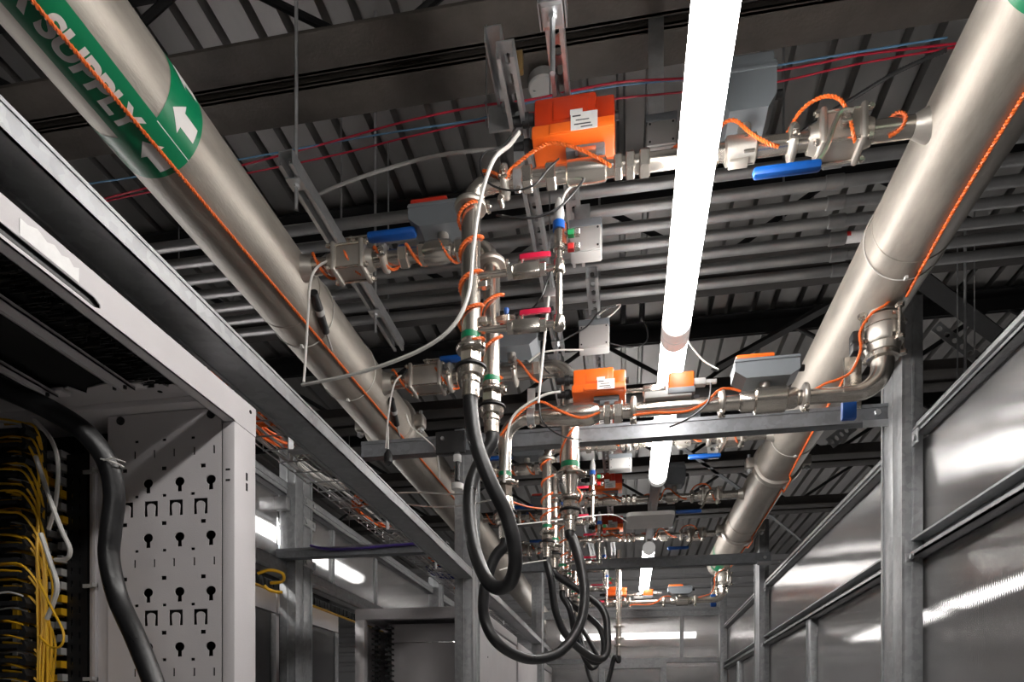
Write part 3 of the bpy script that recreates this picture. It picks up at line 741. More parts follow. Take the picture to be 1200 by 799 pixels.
pc = Thing('patch_panel', 'dark patch panel with pale plugs behind the black comb', 'patch panel', (-1.35, 1.30, 0.9))
pc.part('panel', MB().box(-1.56, -1.215, 1.32, 1.335, 0.9, 2.10), MATTE)
for i in range(36):
    for j in range(5):
        x = cx-0.14+0.028*j+random.uniform(-0.003, 0.003); z = 2.09-0.0285*i
        pc.part('plug', MB().box(x, x+0.012, 1.285, 1.32, z-0.009, z+0.006), random.choice((LGREY, GREYC, GREYC, YELLOW)), smooth=0)
wire('white_cable', [gx(40, 492, 1.17), gx(60, 515, 1.16), gx(68, 545, 1.16), gx(65, 590, 1.17), gx(57, 620, 1.19)], 0.0042, WHITEC, 'white cable arching from the top finger of the comb')
wire('white_cable', [gx(42, 535, 1.15), gx(57, 580, 1.14), gx(72, 620, 1.13), gx(82, 643, 1.13), gx(78, 655, 1.14), gx(65, 656, 1.16)], 0.0042, WHITEC, 'white cable hooking down right beside the yellow bundle')
wire('white_cable', [gx(48, 625, 1.15), gx(58, 655, 1.15), gx(67, 685, 1.15), gx(63, 705, 1.16), gx(55, 725, 1.17)], 0.0045, WHITEC, 'white cable bowing out of the yellow bundle lower down')
wire('yellow_cable_loop', [gx(45, 680, 1.16), gx(62, 715, 1.15), gx(74, 740, 1.14), gx(72, 756, 1.14), gx(60, 758, 1.15), gx(46, 745, 1.17)], 0.0023, YELLOW, 'loose yellow patch cable loop sticking out of the bundle')
hc = Thing('power_cable', 'thick black cable sweeping down across the perforated panel', 'cable', gx(125, 600, 1.10))
hc.part('cable', MB().tube(spline([gx(-60, 432, 1.02), gx(-20, 446, 1.03), gx(20, 462, 1.04), (gx(62, 482, 1.06)), gx(100, 507, 1.08), gx(126, 542, 1.10), gx(134, 580, 1.11), gx(130, 620, 1.11), gx(128, 655, 1.11), gx(138, 700, 1.11), gx(158, 745, 1.10), gx(180, 800, 1.09), gx(200, 860, 1.08)], 12), 0.0185, 20), RUBBER)
c = gx(131, 543, 1.10)
hc.part('zip_tie', MB().ring(c, (0.25, 0, 1), 0.0195, 0.0016, 24, 6).tube([c+Vector((0.0, -0.02, -0.002)), c+Vector((0.02, -0.022, 0.0)), c+Vector((0.04, -0.015, -0.006))], 0.0015, 5), WHITEC)

# =================================================================== FARTHER RACKS ON THE LEFT
def far_rack(y0, y1, label, x0=-1.50, zt=2.15, detail=True):
    t = Thing('server_rack', label, 'rack', (-0.82, y0, 0), 'white racks along the aisle')
    xs = -0.80
    t.part('top_frame', MB().box(x0, xs, y0, y0+0.05, zt-0.06, zt, 0.003).box(x0, x0+0.05, y0+0.05, y1, zt-0.06, zt, 0.003).box(xs-0.05, xs, y0+0.05, y1, zt-0.06, zt, 0.003), RACKW)
    t.part('roof_plate', MB().box(x0+0.04, xs-0.04, y0+0.05, y1, zt-0.02, zt-0.01), RACKG)
    t.part('post', MB().box(x0, x0+0.055, y0, y0+0.05, 0, zt-0.06, 0.003), RACKW)
    t.part('post', MB().box(xs-0.05, xs, y0, y0+0.05, 0, zt-0.06, 0.003), RACKW)
    t.part('aisle_panel', MB().box(xs-0.02, xs-0.004, y0+0.06, y1, 0.05, zt-0.07, 0.002), RACKW)
    t.part('back_panel', MB().box(x0, x0+0.01, y0+0.06, y1, 0.05, zt-0.07), RACKG)
    ip = t.part('inner_panel', MB().box(x0+0.12, xs-0.03, y0+0.20, y0+0.21, 0.05, 1.98, 0.002), RACKW)
    t.part('inner_panel', MB().box(x0+0.12, xs-0.03, y0+0.20, y0+0.21, 1.985, zt-0.06, 0.002), RACKW)
    t.part('end_panel', MB().box(x0, xs, y1-0.01, y1, 0, zt-0.07), RACKG)
    if detail:
        for xm in (x0+0.08, x0+0.16):
            cb = t.part('cable_comb', MB().box(xm, xm+0.012, y0+0.09, y0+0.12, 0, zt-0.08), BLACK)
            for i in range(22):
                z = zt-0.10-0.03*i
                t.part('finger', MB().box(xm-0.006, xm+0.034, y0+0.06, y0+0.10, z-0.005, z+0.005), BLACK, cb)
        for z in (2.03, 1.9, 1.75):
            t.part('hole', MB().cyl((xs-0.0045, y0+0.30, z), (xs-0.0025, y0+0.30, z), 0.006, 8), BLACK)
    return t
far_rack(3.60, 4.95, 'white rack with black cable combs behind the left post')
far_rack(5.0, 6.10, 'third white rack along the aisle, before the far post', detail=False, zt=2.12)
far_rack(6.36, 7.3, 'farthest white rack beside the end wall', detail=False, zt=2.12)
def cabinet(y0, y1, label):
    t = Thing('dark_door_cabinet', label, 'cabinet', (-1.78, y0, 0), 'cabinets beyond the left aisle wall')
    t.part('body', MB().box(-2.6, -1.79, y0, y1, 0, 2.19, 0.003), RACKW)
    t.part('header', MB().box(-1.79, -1.765, y0, y1, 2.075, 2.19, 0.003), RACKW)
    d = t.part('door', MB().box(-1.788, -1.768, y0+0.05, y1-0.05, 0.05, 2.07, 0.003), DOOR)
    t.part('handle', MB().box(-1.768, -1.755, y1-0.10, y1-0.08, 0.9, 1.2, 0.003), BLACK, d)
    t.part('edge_post', MB().box(-1.79, -1.765, y1-0.05, y1, 0, 2.07, 0.002), GALV)
    return t
cabinet(2.05, 3.22, 'dark doored cabinet seen left of the left wall post')
cabinet(3.24, 3.98, 'dark doored cabinet seen between the left wall post and the white rack')
fs = Thing('brush_seal', 'black brush seal with a yellow edge along the cabinet tops', 'seal', (-1.70, 2.0, 2.19))
fm = MB()
for i in range(160):
    y = 2.0+2.6*i/160.0; fm.box(-1.72, -1.70+0.006*random.random(), y, y+0.012, 2.165+0.006*random.random(), 2.205)
fs.part('bristles', fm, BLACK, smooth=0)['kind'] = 'stuff'
fs.part('edge', MB().box(-1.725, -1.705, 2.0, 4.6, 2.158, 2.165), YELLOW, smooth=0)
wire('yellow_strap', [gx(302, 672, 2.75), gx(316, 668, 2.76), gx(331, 672, 2.78), gx(331, 681, 2.8), gx(317, 683, 2.8)], 0.007, YELLOW, 'yellow cable bunched under the left wall rail')
wire('yellow_strap', [gx(310, 686, 2.75), gx(317, 692, 2.76), gx(331, 694, 2.78)], 0.007, YELLOW, 'short yellow cable end hanging below the left wall rail')

# =================================================================== WIRE CABLE TRAY
tr = Thing('cable_tray', 'galvanised wire mesh cable tray behind the long channel', 'cable tray', (-1.05, 1.5, 2.42))
TX0, TX1, TZ = -1.17, -0.95, 2.40
for i in range(7):
    x = TX0+(TX1-TX0)*i/6; tr.part('long_wire', MB().cyl((x, 1.40, TZ), (x, 6.6, TZ), 0.0025, 6), ZINC)
for x in (TX0, TX1):
    for z in (TZ+0.02, TZ+0.04): tr.part('long_wire', MB().cyl((x, 1.40, z), (x, 6.6, z), 0.0025, 6), ZINC)
for y in (1.8, 2.6, 3.3, 4.2, 5.2): tr.part('bracket', MB().box(-0.953, -0.949, y, y+0.03, 2.285, TZ).box(-0.953, -0.845, y, y+0.03, 2.281, 2.285), ZINC)
cw = tr.part('cross_wire', MB().tube([(TX0, 1.45, TZ+0.042), (TX0, 1.45, TZ-0.004), (TX1, 1.45, TZ-0.004), (TX1, 1.45, TZ+0.042)], 0.0025, 6), ZINC)
for i in range(1, 51):
    c = cw.copy(); COL.objects.link(c); c.parent = tr.o; c.location.y = 0.10*i
def coil(name, c, rx, ry, m, label, turns=7, r=0.0042, group='cable coils on the wire tray'):
    pts = []
    ph = random.random()*6
    for i in range(turns*20+1):
        a = 2*PI*i/20.0+ph; k = 1+0.12*math.sin(3.1*a/turns+ph)
        pts.append(Vector((c[0]+rx*k*math.cos(a), c[1]+ry*k*math.sin(a), c[2]+0.010*math.sin(a*0.37+ph)+0.012*i/(turns*20))))
    return single(name, MB().tube(pts, r, 6), m, label, 'cable coil', Vector(c), group)
TC = (TX0+TX1)/2
coil('cable_coil', (TC-0.02, 1.78, TZ+0.018), 0.10, 0.14, ROPE, 'orange cable coil on the tray, nearest the white rack')
coil('cable_coil', (TC-0.01, 2.02, TZ+0.03), 0.08, 0.12, ROPE, 'second small orange coil on the tray beside the white rack')
coil('cable_coil', (TC, 2.30, TZ+0.018), 0.10, 0.17, WHITEC, 'large white cable coil on the near half of the tray', 6)
coil('cable_coil', (TC+0.01, 2.85, TZ+0.018), 0.10, 0.22, ROPE, 'largest orange cable coil in the middle of the tray', 8)
coil('cable_coil', (TC, 3.35, TZ+0.018), 0.09, 0.20, WHITEC, 'white cable coil beyond the large orange coil', 6)
coil('cable_coil', (TC+0.02, 3.75, TZ+0.03), 0.07, 0.10, ROPE, 'small bright orange bundle on the far tray', 6)
coil('cable_coil', (TC, 3.95, TZ+0.018), 0.11, 0.16, NAVY, 'navy blue cable coil on the far tray', 8, 0.004)
coil('cable_coil', (TC, 4.6, TZ+0.018), 0.10, 0.22, ROPE, 'orange coil on the tray beyond the left post', 6)
coil('cable_coil', (TC, 5.2, TZ+0.018), 0.10, 0.22, WHITEC, 'white coil on the tray beyond the left post', 6)
for i in range(7):
    x = TX0+0.03+0.035*i
    wire('tray_cable', [(x+0.02*math.sin(y*2.3+i), y, TZ+0.012+0.004*(i % 2)) for y in [1.5+0.5*j for j in range(10)]], 0.0045, WHITEC if i % 2 else GREYC, 'pale cable lying along the wire tray', 'cable', 'pale cables along the tray', 6, 6)

# =================================================================== BRANCH LINES
ZA = 2.88          # height of the upper branch lines
def tri_clamp(t, c, axis, r, wing=(0, -1, 0), parent=None, m=None):
    """ferrule pair with a hinged clamp and a wing nut"""
    c = Vector(c); a = Vector(axis).normalized(); w = Vector(wing)
    k = t.part('clamp', MB().lathe(c-a*0.010, a, [(0, r*1.15), (0.003, r*1.62), (0.0075, r*1.72), (0.0125, r*1.72), (0.017, r*1.62), (0.020, r*1.15)], 24), m or CAST, parent)
    e = c+w*r*1.7; s = a.cross(w)
    t.part('wing_nut', MB().cyl(e-s*0.012, e+s*0.014, 0.0035, 8).box(e.x-0.008, e.x+0.008, e.y-0.008, e.y+0.008, e.z-0.006, e.z+0.006, 0.002)
           .prism([(-0.012, 0), (-0.006, -0.004), (0.006, -0.004), (0.012, 0), (0.009, 0.008), (0.004, 0.003), (-0.004, 0.003), (-0.009, 0.008)], e+s*0.014, a, w, s, 0.004), STEEL, parent if parent is None else k)
    return k
def hanger(t, x, y, z, r, ztop):
    """pipe strap up to the strut"""
    m = MB().lathe((x-0.013, y, z), (1, 0, 0), [(0, r+0.001), (0.001, r+0.004), (0.025, r+0.004), (0.026, r+0.001)], 20)
    m.box(x-0.013, x+0.013, y-0.002, y+0.002, z+r, ztop)
    p = t.part('pipe_strap', m, ZINC)
    t.part('screw', MB().cyl((x, y-0.012, z+r+0.015), (x, y+0.012, z+r+0.015), 0.004, 8), STEEL, p)
    t.part('strap_bolt', MB().hexa((x, y-0.014, z-r-0.008), (x, y-0.004, z-r-0.008), 0.007), STEEL, p)

def ball_valve(x0, x1, y, z, r, handle_dir, below, label, group, hl=0.15):
    """three piece valve: body between two square end pieces with four tie bolts, lever handle in a blue sleeve"""
    t = Thing('ball_valve', label, 'valve', ((x0+x1)/2, y, z), group)
    L = x1-x0; q = r*1.75; e = 0.016
    t.part('body', MB().box(x0+0.03, x1-0.03, y-q*0.85, y+q*0.85, z-q*0.85, z+q*0.85, 0.008).lathe((x0, y, z), (1, 0, 0), [(0, r*1.2), (0.02, r*1.45), (L-0.02, r*1.45), (L, r*1.2)], 20), CAST)
    for xa in (x0+0.018, x1-0.018-e):
        t.part('end_flange', MB().box(xa, xa+e, y-q*1.1, y+q*1.1, z-q*1.1, z+q*1.1, 0.007), CAST)
    for sy in (-1, 1):
        for sz in (-1, 1):
            t.part('tie_bolt', MB().cyl((x0+0.004, y+sy*q*0.85, z+sz*q*0.85), (x1-0.004, y+sy*q*0.85, z+sz*q*0.85), 0.004, 8)
                   .hexa((x0+0.008, y+sy*q*0.85, z+sz*q*0.85), (x0+0.017, y+sy*q*0.85, z+sz*q*0.85), 0.008).hexa((x1-0.017, y+sy*q*0.85, z+sz*q*0.85), (x1-0.008, y+sy*q*0.85, z+sz*q*0.85), 0.008), STEEL)
    s = -1 if below == 'down' else 1
    xc = (x0+x1)/2
    if below == 'front':
        t.part('stem', MB().cyl((xc, y, z), (xc, y-q-0.03, z), 0.008, 10).box(xc-0.012, xc+0.012, y-q-0.022, y-q-0.010, z-0.016, z+0.016, 0.003), STEEL)
        yy = y-q-0.028
        lv = t.part('lever', MB().tube(spline([(xc-handle_dir*0.01, yy, z), (xc+handle_dir*0.02, yy, z-0.004), (xc+handle_dir*0.045, yy+0.006, z-0.07), (xc+handle_dir*0.07, yy+0.006, z-0.105)], 5), 0.006, 8), STEEL)
        x_a, x_b = xc+handle_dir*0.055, xc+handle_dir*(0.055+hl)
        t.part('handle_sleeve', MB().box(min(x_a, x_b), max(x_a, x_b), yy-0.005, yy+0.017, z-0.120, z-0.098, 0.008), BLUE, lv, label='blue vinyl sleeve')
    else:
        zt = z+s*(q+0.028)
        t.part('stem', MB().cyl((xc, y, z), (xc, y, zt+s*0.006), 0.009, 10).box(xc-0.016, xc+0.016, y-0.016, y+0.016, z+s*(q*0.9), z+s*(q+0.012), 0.003), STEEL)
        lv = t.part('lever', MB().box(min(xc-handle_dir*0.016, xc+handle_dir*0.07), max(xc-handle_dir*0.016, xc+handle_dir*0.07), y-0.012, y+0.012, zt-0.003, zt+0.003, 0.002).hexa((xc, y, zt-0.007), (xc, y, zt+0.007), 0.010), STEEL)
        x_a, x_b = xc+handle_dir*0.05, xc+handle_dir*(0.05+hl)
        t.part('handle_sleeve', MB().box(min(x_a, x_b), max(x_a, x_b), y-0.016, y+0.016, zt-0.011, zt+0.011, 0.009), BLUE, lv, label='blue vinyl sleeve')
    return t

def actuator(x0, x1, y0, y1, z0, z1, label, group, sticker=True, glands=True, cover=None):
    """motor drive: bright lower shell, dark tinted cover in front, grey base, sticker, cable glands"""
    t = Thing('valve_actuator', label, 'actuator', ((x0+x1)/2, (y0+y1)/2, z0), group)
    h = z1-z0; w = x1-x0; zm = z0+h*0.28
    sh = t.part('lower_shell', MB().box(x0, x1, y0, y1, z0, zm+0.004, 0.005).box(x0+w*0.22, x1, y0-0.004, y0+0.02, z0+0.003, zm, 0.003), ORANGE, label='bright orange shell')
    cv = t.part('cover', MB().box(x0+w*0.03, x1-w*0.22, y0+0.004, y1-0.004, zm, z1, 0.006).box(x1-w*0.24, x1, y0+0.010, y1-0.004, zm, z1-0.008, 0.006), cover or ORRED, label='dark red-orange cover')
    t.part('cover_window', MB().box(x0+w*0.26, x0+w*0.68, y0+0.0015, y0+0.006, zm+h*0.12, z1-h*0.12, 0.002), cover or ORRED, cv)
    if sticker:
        st = t.part('sticker', MB().box(x0+w*0.48, x0+w*0.80, y0-0.0052, y0-0.0042, z0+0.002, zm+h*0.16), PAPER, sh, label='white sticker with handwriting', smooth=0)
        mk = MB()
        for i, (u, v, l, hh) in enumerate(((0.50, 0.34, 0.10, 0.03), (0.54, 0.24, 0.16, 0.02), (0.52, 0.14, 0.20, 0.025), (0.60, 0.07, 0.14, 0.02))):
            mk.box(x0+w*u, x0+w*(u+l), y0-0.0060, y0-0.0053, z0+h*v, z0+h*(v+hh))
        t.part('sticker', MB().box(x0+w*0.47, x0+w*0.62, y0+0.0005, y0+0.0015, zm+h*0.18, zm+h*0.30), PAPER, cv, smooth=0)
        t.part('handwriting', mk, INK, sh, smooth=0)
    base = t.part('base', MB().box(x0+w*0.40, x1-w*0.12, (y0+y1)/2-0.018, (y0+y1)/2+0.03, z0-0.014, z0, 0.003), GREYPL)
    t.part('coupling', MB().box(x0+w*0.52, x1-w*0.14, (y0+y1)/2-0.022, (y0+y1)/2+0.022, z0-0.032, z0-0.016, 0.003), GREYPL, base)
    t.part('button', MB().cyl((x1-0.001, (y0+y1)/2-0.02, z0+h*0.55), (x1+0.010, (y0+y1)/2-0.02, z0+h*0.55), 0.010, 12), BLACK, cv)
    if glands:
        for yy, zz in ((y0+0.02, z0+h*0.66), (y0+0.045, z0+h*0.22)):
            g = t.part('cable_gland', MB().lathe((x0+0.004, yy, zz), (-1, 0, 0), [(0, 0.013), (0.012, 0.013), (0.013, 0.016), (0.028, 0.016), (0.030, 0.012), (0.055, 0.010)], 14), BLACK)
    return t

def grey_drive(x0, x1, y0, y1, z0, z1, label, group, top=None, sub='flow_sensor', cat='sensor'):
    """grey bevelled instrument housing on a neck"""
    t = Thing(sub, label, cat, ((x0+x1)/2, (y0+y1)/2, z0), group)
    h = z1-z0; w = x1-x0
    poly = [(0, 0.30*h), (0.18*w, 0), (0.86*w, 0), (w, 0.22*h), (w, 0.80*h), (0, 0.80*h)]
    b = t.part('housing', MB().prism(poly, (x0, y0, z0), (1, 0, 0), (0, 0, 1), (0, 1, 0), y1-y0), GREYPL, smooth=0)
    t.part('seam_band', MB().box(x0-0.002, x1+0.002, y0-0.003, y1+0.003, z0+0.66*h, z0+0.74*h, 0.002), GREYPL, b)
    t.part('lid', MB().box(x0+0.004, x0+(0.62*w if top else w-0.004), y0+0.004, y1-0.004, z0+0.80*h, z1, 0.005), top or GREYPL)
    t.part('connector', MB().cyl((x1, (y0+y1)/2, z0+0.5*h), (x1+0.022, (y0+y1)/2, z0+0.5*h), 0.010, 10), BLACK)
    t.part('neck', MB().cyl(((x0+x1)/2, (y0+y1)/2, z0-0.03), ((x0+x1)/2, (y0+y1)/2, z0), 0.016, 12), CAST)
    return t

def helix_pts(axis, c0, c1, r, turns, ph=0.0, n=14):
    c0, c1 = Vector(c0), Vector(c1); a = (c1-c0).normalized(); u = a.orthogonal().normalized(); w = a.cross(u); out = []
    N = int(turns*n)
    for i in range(N+1):
        f = i/N; g = ph+2*PI*turns*f; rr = r*(1+0.10*math.sin(5.3*f+ph))
        out.append(c0.lerp(c1, f)+(u*math.cos(g)+w*math.sin(g))*rr)
    return out

UPPER = {}          # prototypes of the upper return line, copied to the rows behind
def upper_row(y):
    z = ZA; r = 0.0225
    t = Thing('branch_pipe', 'nearest upper branch pipe crossing from the right pipe to the hoses', 'pipe', (0.66, y, z), 'upper branch pipes')
    t.part('pipe_run', MB().cyl((0.665, y, z), (0.555, y, z), r, 20).cyl((0.42, y, z), (-0.345, y, z), r*0.92, 20), STEEL)
    t.part('weld_collar', MB().lathe((0.655, y, z), (1, 0, 0), [(0, r), (0.006, r*1.18), (0.02, r*1.25), (0.026, r*1.3)], 20), CAST)
    for x, l, k in ((0.30, 0.03, 1.42), (0.215, 0.022, 1.35), (0.055, 0.026, 1.42), (0.018, 0.022, 1.38), (-0.012, 0.02, 1.30), (-0.175, 0.026, 1.42), (-0.235, 0.026, 1.42)):
        t.part('union_nut', MB().hexa((x, y, z), (x-l, y, z), r*k), STEEL)
    t.part('meter_body', MB().lathe((0.305, y, z), (-1, 0, 0), [(0, r), (0.004, r*1.35), (0.070, r*1.35), (0.075, r)], 20).box(0.24, 0.285, y-0.012, y+0.012, z-r*1.6, z-r*1.2, 0.002), CAST)
    t.part('valve_body', MB().lathe((-0.050, y, z), (-1, 0, 0), [(0, r), (0.004, r*1.2), (0.03, r*1.26), (0.07, r*1.26), (0.096, r*1.2), (0.10, r)], 20).box(-0.12, -0.075, y-0.018, y+0.018, z+r, z+r+0.025, 0.003), STEEL)
    tri_clamp(t, (0.385, y, z), (1, 0, 0), r)
    tri_clamp(t, (-0.305, y, z), (1, 0, 0), r)
    t.part('elbow', MB().tube([(-0.335+0.0, y, z)]+[(-0.345-0.05*math.sin(a), y, z-0.05*(1-math.cos(a))) for a in [PI/2*k/8 for k in range(9)]], r, 18), STEEL)
    t.part('drain_cock', MB().cyl((-0.315, y-0.006, z-r), (-0.315, y-0.006, z-r-0.035), 0.006, 10).hexa((-0.315, y-0.006, z-r-0.018), (-0.315, y-0.006, z-r-0.028), 0.010).cyl((-0.315, y-0.02, z-r-0.03), (-0.315, y+0.01, z-r-0.03), 0.007, 10), STEEL)
    hanger(t, -0.270, y, z, r, 2.99)
    UPPER['branch_pipe'] = t.o
    UPPER['ball_valve'] = ball_valve(0.42, 0.56, y, z, r, -1, 'front', 'blue handled ball valve on the nearest upper branch, beside the right pipe', 'upper ball valves').o
    UPPER['flow_sensor'] = grey_drive(0.215, 0.345, y-0.03, y+0.07, 2.95, 3.085, 'grey instrument box on the nearest upper branch, right of the tube light', 'grey instrument boxes').o
    UPPER['valve_actuator'] = actuator(-0.232, -0.030, y-0.045, y+0.06, 2.94, 3.04, 'nearest orange motor actuator with handwritten white sticker at the top', 'orange valve actuators').o
    # drop pipe with hose tail
    X = -0.395
    d = Thing('drop_pipe', 'nearest vertical stainless drop pipe with green band above the hose loop', 'pipe', (X, y, 2.36), 'vertical drop pipes')
    d.part('pipe_run', MB().cyl((X, y, 2.47), (X, y, z-0.048), 0.0245, 20), STEEL)
    tri_clamp(d, (X, y, z-0.052), (0, 0, 1), 0.0245, (1, 0, 0))
    d.part('green_band', MB().lathe((X, y, 2.485), (0, 0, 1), [(0, 0.0252), (0.016, 0.0252)], 20), GREEN, label='green band')
    tri_clamp(d, (X, y, 2.462), (0, 0, 1), 0.022, (0.7, -0.7, 0), m=STEEL)
    d.part('union_nut', MB().hexa((X, y, 2.452), (X, y, 2.425), 0.029), STEEL)
    d.part('gasket_flange', MB().lathe((X, y, 2.410), (0, 0, 1), [(0, 0.034), (0.002, 0.041), (0.006, 0.041), (0.008, 0.034)], 28), BLACK, label='black gasket disc')
    d.part('collar', MB().lathe((X, y, 2.372), (0, 0, 1), [(0, 0.0215), (0.004, 0.025), (0.018, 0.025), (0.020, 0.033), (0.036, 0.036), (0.040, 0.030)], 28), STEEL)
    d.part('hose_tail', MB().cyl((X, y, 2.345), (X, y, 2.374), 0.0222, 20), STEEL)
    for zz in (2.62, 2.53):
        d.part('test_port', MB().cyl((X+0.015, y-0.006, zz), (X+0.055, y-0.006, zz), 0.008, 10).hexa((X+0.03, y-0.006, zz), (X+0.045, y-0.006, zz), 0.012), STEEL)
    UPPER['drop_pipe'] = d.o
    # differential pressure manifold
    g = Thing('sensor_manifold', 'nearest thin stainless manifold with two red handled valves', 'manifold', (X+0.05, y-0.006, 2.5), 'sensor manifolds')
    yy = y-0.006; xv = -0.168
    for zz in (2.645, 2.505):
        g.part('manifold_pipe', MB().cyl((X+0.02, yy, zz), (xv, yy, zz), 0.0085, 12), STEEL)
        vb = g.part('needle_valve', MB().box(-0.285, -0.215, yy-0.013, yy+0.013, zz-0.013, zz+0.013, 0.003).hexa((-0.300, yy, zz), (-0.283, yy, zz), 0.016).hexa((-0.217, yy, zz), (-0.200, yy, zz), 0.016).cyl((-0.265, yy, zz+0.01), (-0.265, yy, zz+0.028), 0.007, 10), STEEL)
        hp = [(-0.272, -0.005), (-0.262, -0.010), (-0.215, -0.011), (-0.198, -0.006), (-0.194, 0), (-0.198, 0.006), (-0.215, 0.011), (-0.262, 0.010), (-0.272, 0.005)]
        g.part('red_handle', MB().prism([(p[0]+0.006, p[1]) for p in hp], (0, yy-0.004, zz+0.026), (1, 0, 0), (0, 0.9, 0.35), (0, 0, 1), 0.012), RED, vb, label='red lever handle')
        g.part('elbow_fitting', MB().lathe((xv, yy, zz-0.016), (0, 0, 1), [(0, 0.013), (0.003, 0.015), (0.029, 0.015), (0.032, 0.013)], 12), STEEL)
    g.part('riser', MB().cyl((xv, yy, 2.505), (xv, yy, 2.70), 0.0085, 12), STEEL)
    UPPER['sensor_manifold'] = g.o
    p = Thing('pressure_sensor', 'nearest amber pressure sensor with blue ring on the manifold riser', 'sensor', (xv, yy, 2.69), 'pressure sensors')
    p.part('body', MB().hexa((xv, yy, 2.685), (xv, yy, 2.70), 0.015).cyl((xv, yy, 2.70), (xv, yy, 2.735), 0.0125, 16), STEEL)
    p.part('amber_shell', MB().lathe((xv+0.003, yy+0.006, 2.70), (0, 0, 1), [(0, 0.016), (0.052, 0.016)], 16), BROWN)
    p.part('blue_ring', MB().cyl((xv, yy, 2.735), (xv, yy, 2.755), 0.0155, 16), BLUE, label='blue ring')
    p.part('plug', MB().lathe((xv, yy, 2.755), (0, 0, 1), [(0, 0.012), (0.02, 0.014), (0.045, 0.010), (0.06, 0.005)], 14), LGREY)
    for zz, m_ in ((2.725, GRN), (2.69, REDP)):
        p.part('side_port', MB().cyl((xv+0.01, yy, zz), (xv+0.045, yy, zz), 0.006, 10).hexa((xv+0.040, yy, zz), (xv+0.052, yy, zz), 0.010), STEEL)
        p.part('port_cap', MB().hexa((xv+0.022, yy, zz), (xv+0.038, yy, zz), 0.0105), m_)
    UPPER['pressure_sensor'] = p.o
    # orange twisted sensing cable wound round line and drop
    UPPER['rope_drop'] = rope('sensing_cable', helix_pts('z', (X, y, 2.86), (X, y, 2.47), 0.031, 4.5, 2.0), 'orange twisted cable wound down the nearest drop pipe', sub=2)
    UPPER['rope_line'] = rope('sensing_cable', [(-0.36, y-0.02, 2.90), (-0.33, y-0.028, 2.885), (-0.30, y-0.032, 2.865), (-0.28, y-0.02, 2.90), (-0.20, y-0.035, 2.93), (-0.14, y-0.04, 2.915), (-0.08, y-0.036, 2.885), (-0.04, y-0.028, 2.862)], 'orange twisted cable drooping below the nearest orange actuator')
    UPPER['rope_mid'] = rope('sensing_cable', [(0.10, y+0.01, 2.905), (0.13, y-0.02, 2.90), (0.15, y-0.028, 2.87), (0.17, y-0.026, 2.855), (0.20, y-0.03, 2.87), (0.22, y-0.035, 2.915), (0.25, y-0.038, 2.92), (0.29, y-0.034, 2.885), (0.33, y-0.03, 2.86), (0.35, y-0.02, 2.86)], 'orange twisted cable over the nearest meter body right of the tube light')
    UPPER['rope_valve'] = rope('sensing_cable', [(0.375, y+0.01, 2.91), (0.40, y-0.03, 2.93), (0.44, y-0.05, 2.935), (0.475, y-0.055, 2.92), (0.495, y-0.055, 2.88), (0.505, y-0.05, 2.845), (0.515, y-0.03, 2.84)], 'orange twisted cable looped over the nearest upper ball valve')
    UPPER['rope_end'] = rope('sensing_cable', [(0.59, y+0.02, 2.905), (0.61, y-0.01, 2.908), (0.625, y-0.026, 2.885), (0.615, y-0.024, 2.86), (0.595, y-0.012, 2.855)], 'orange twisted cable hooked round the nearest branch at the right pipe')
upper_row(1.70)
ROWN = [(3.38, 'second'), (4.22, 'third'), (5.06, 'fourth'), (5.74, 'fifth')]
for y, nth in ROWN:
    off = (0, y-1.70, 0)
    if nth != 'fifth':
        dup(UPPER['branch_pipe'], off, nth+' upper branch pipe counted from the viewer')
        dup(UPPER['ball_valve'], off, nth+' blue handled ball valve on the upper branches counted from the viewer')
        dup(UPPER['flow_sensor'], off, nth+' grey instrument box on the upper branches counted from the viewer')
        dup(UPPER['rope_line'], off, 'orange twisted cable under the '+nth+' upper actuator')
        dup(UPPER['rope_mid'], off, 'orange twisted cable over the '+nth+' upper meter body')
        dup(UPPER['rope_valve'], off, 'orange twisted cable on the '+nth+' upper ball valve')
        a_ = dup(UPPER['valve_actuator'], off, nth+' motor actuator with red cover on the upper branches')
        for ch in a_.children:
            if ch.name.startswith('cover') and nth != 'second':
                ch.data = ch.data.copy(); ch.data.materials[0] = REDCOV; ch['label'] = 'red cover'
    dup(UPPER['drop_pipe'], off, nth+' vertical drop pipe with green band counted from the viewer')
    dup(UPPER['rope_drop'], off, 'orange twisted cable wound down the '+nth+' drop pipe')
    dup(UPPER['sensor_manifold'], off, nth+' thin manifold with two red handled valves')
    dup(UPPER['pressure_sensor'], off, nth+' amber pressure sensor with blue ring')

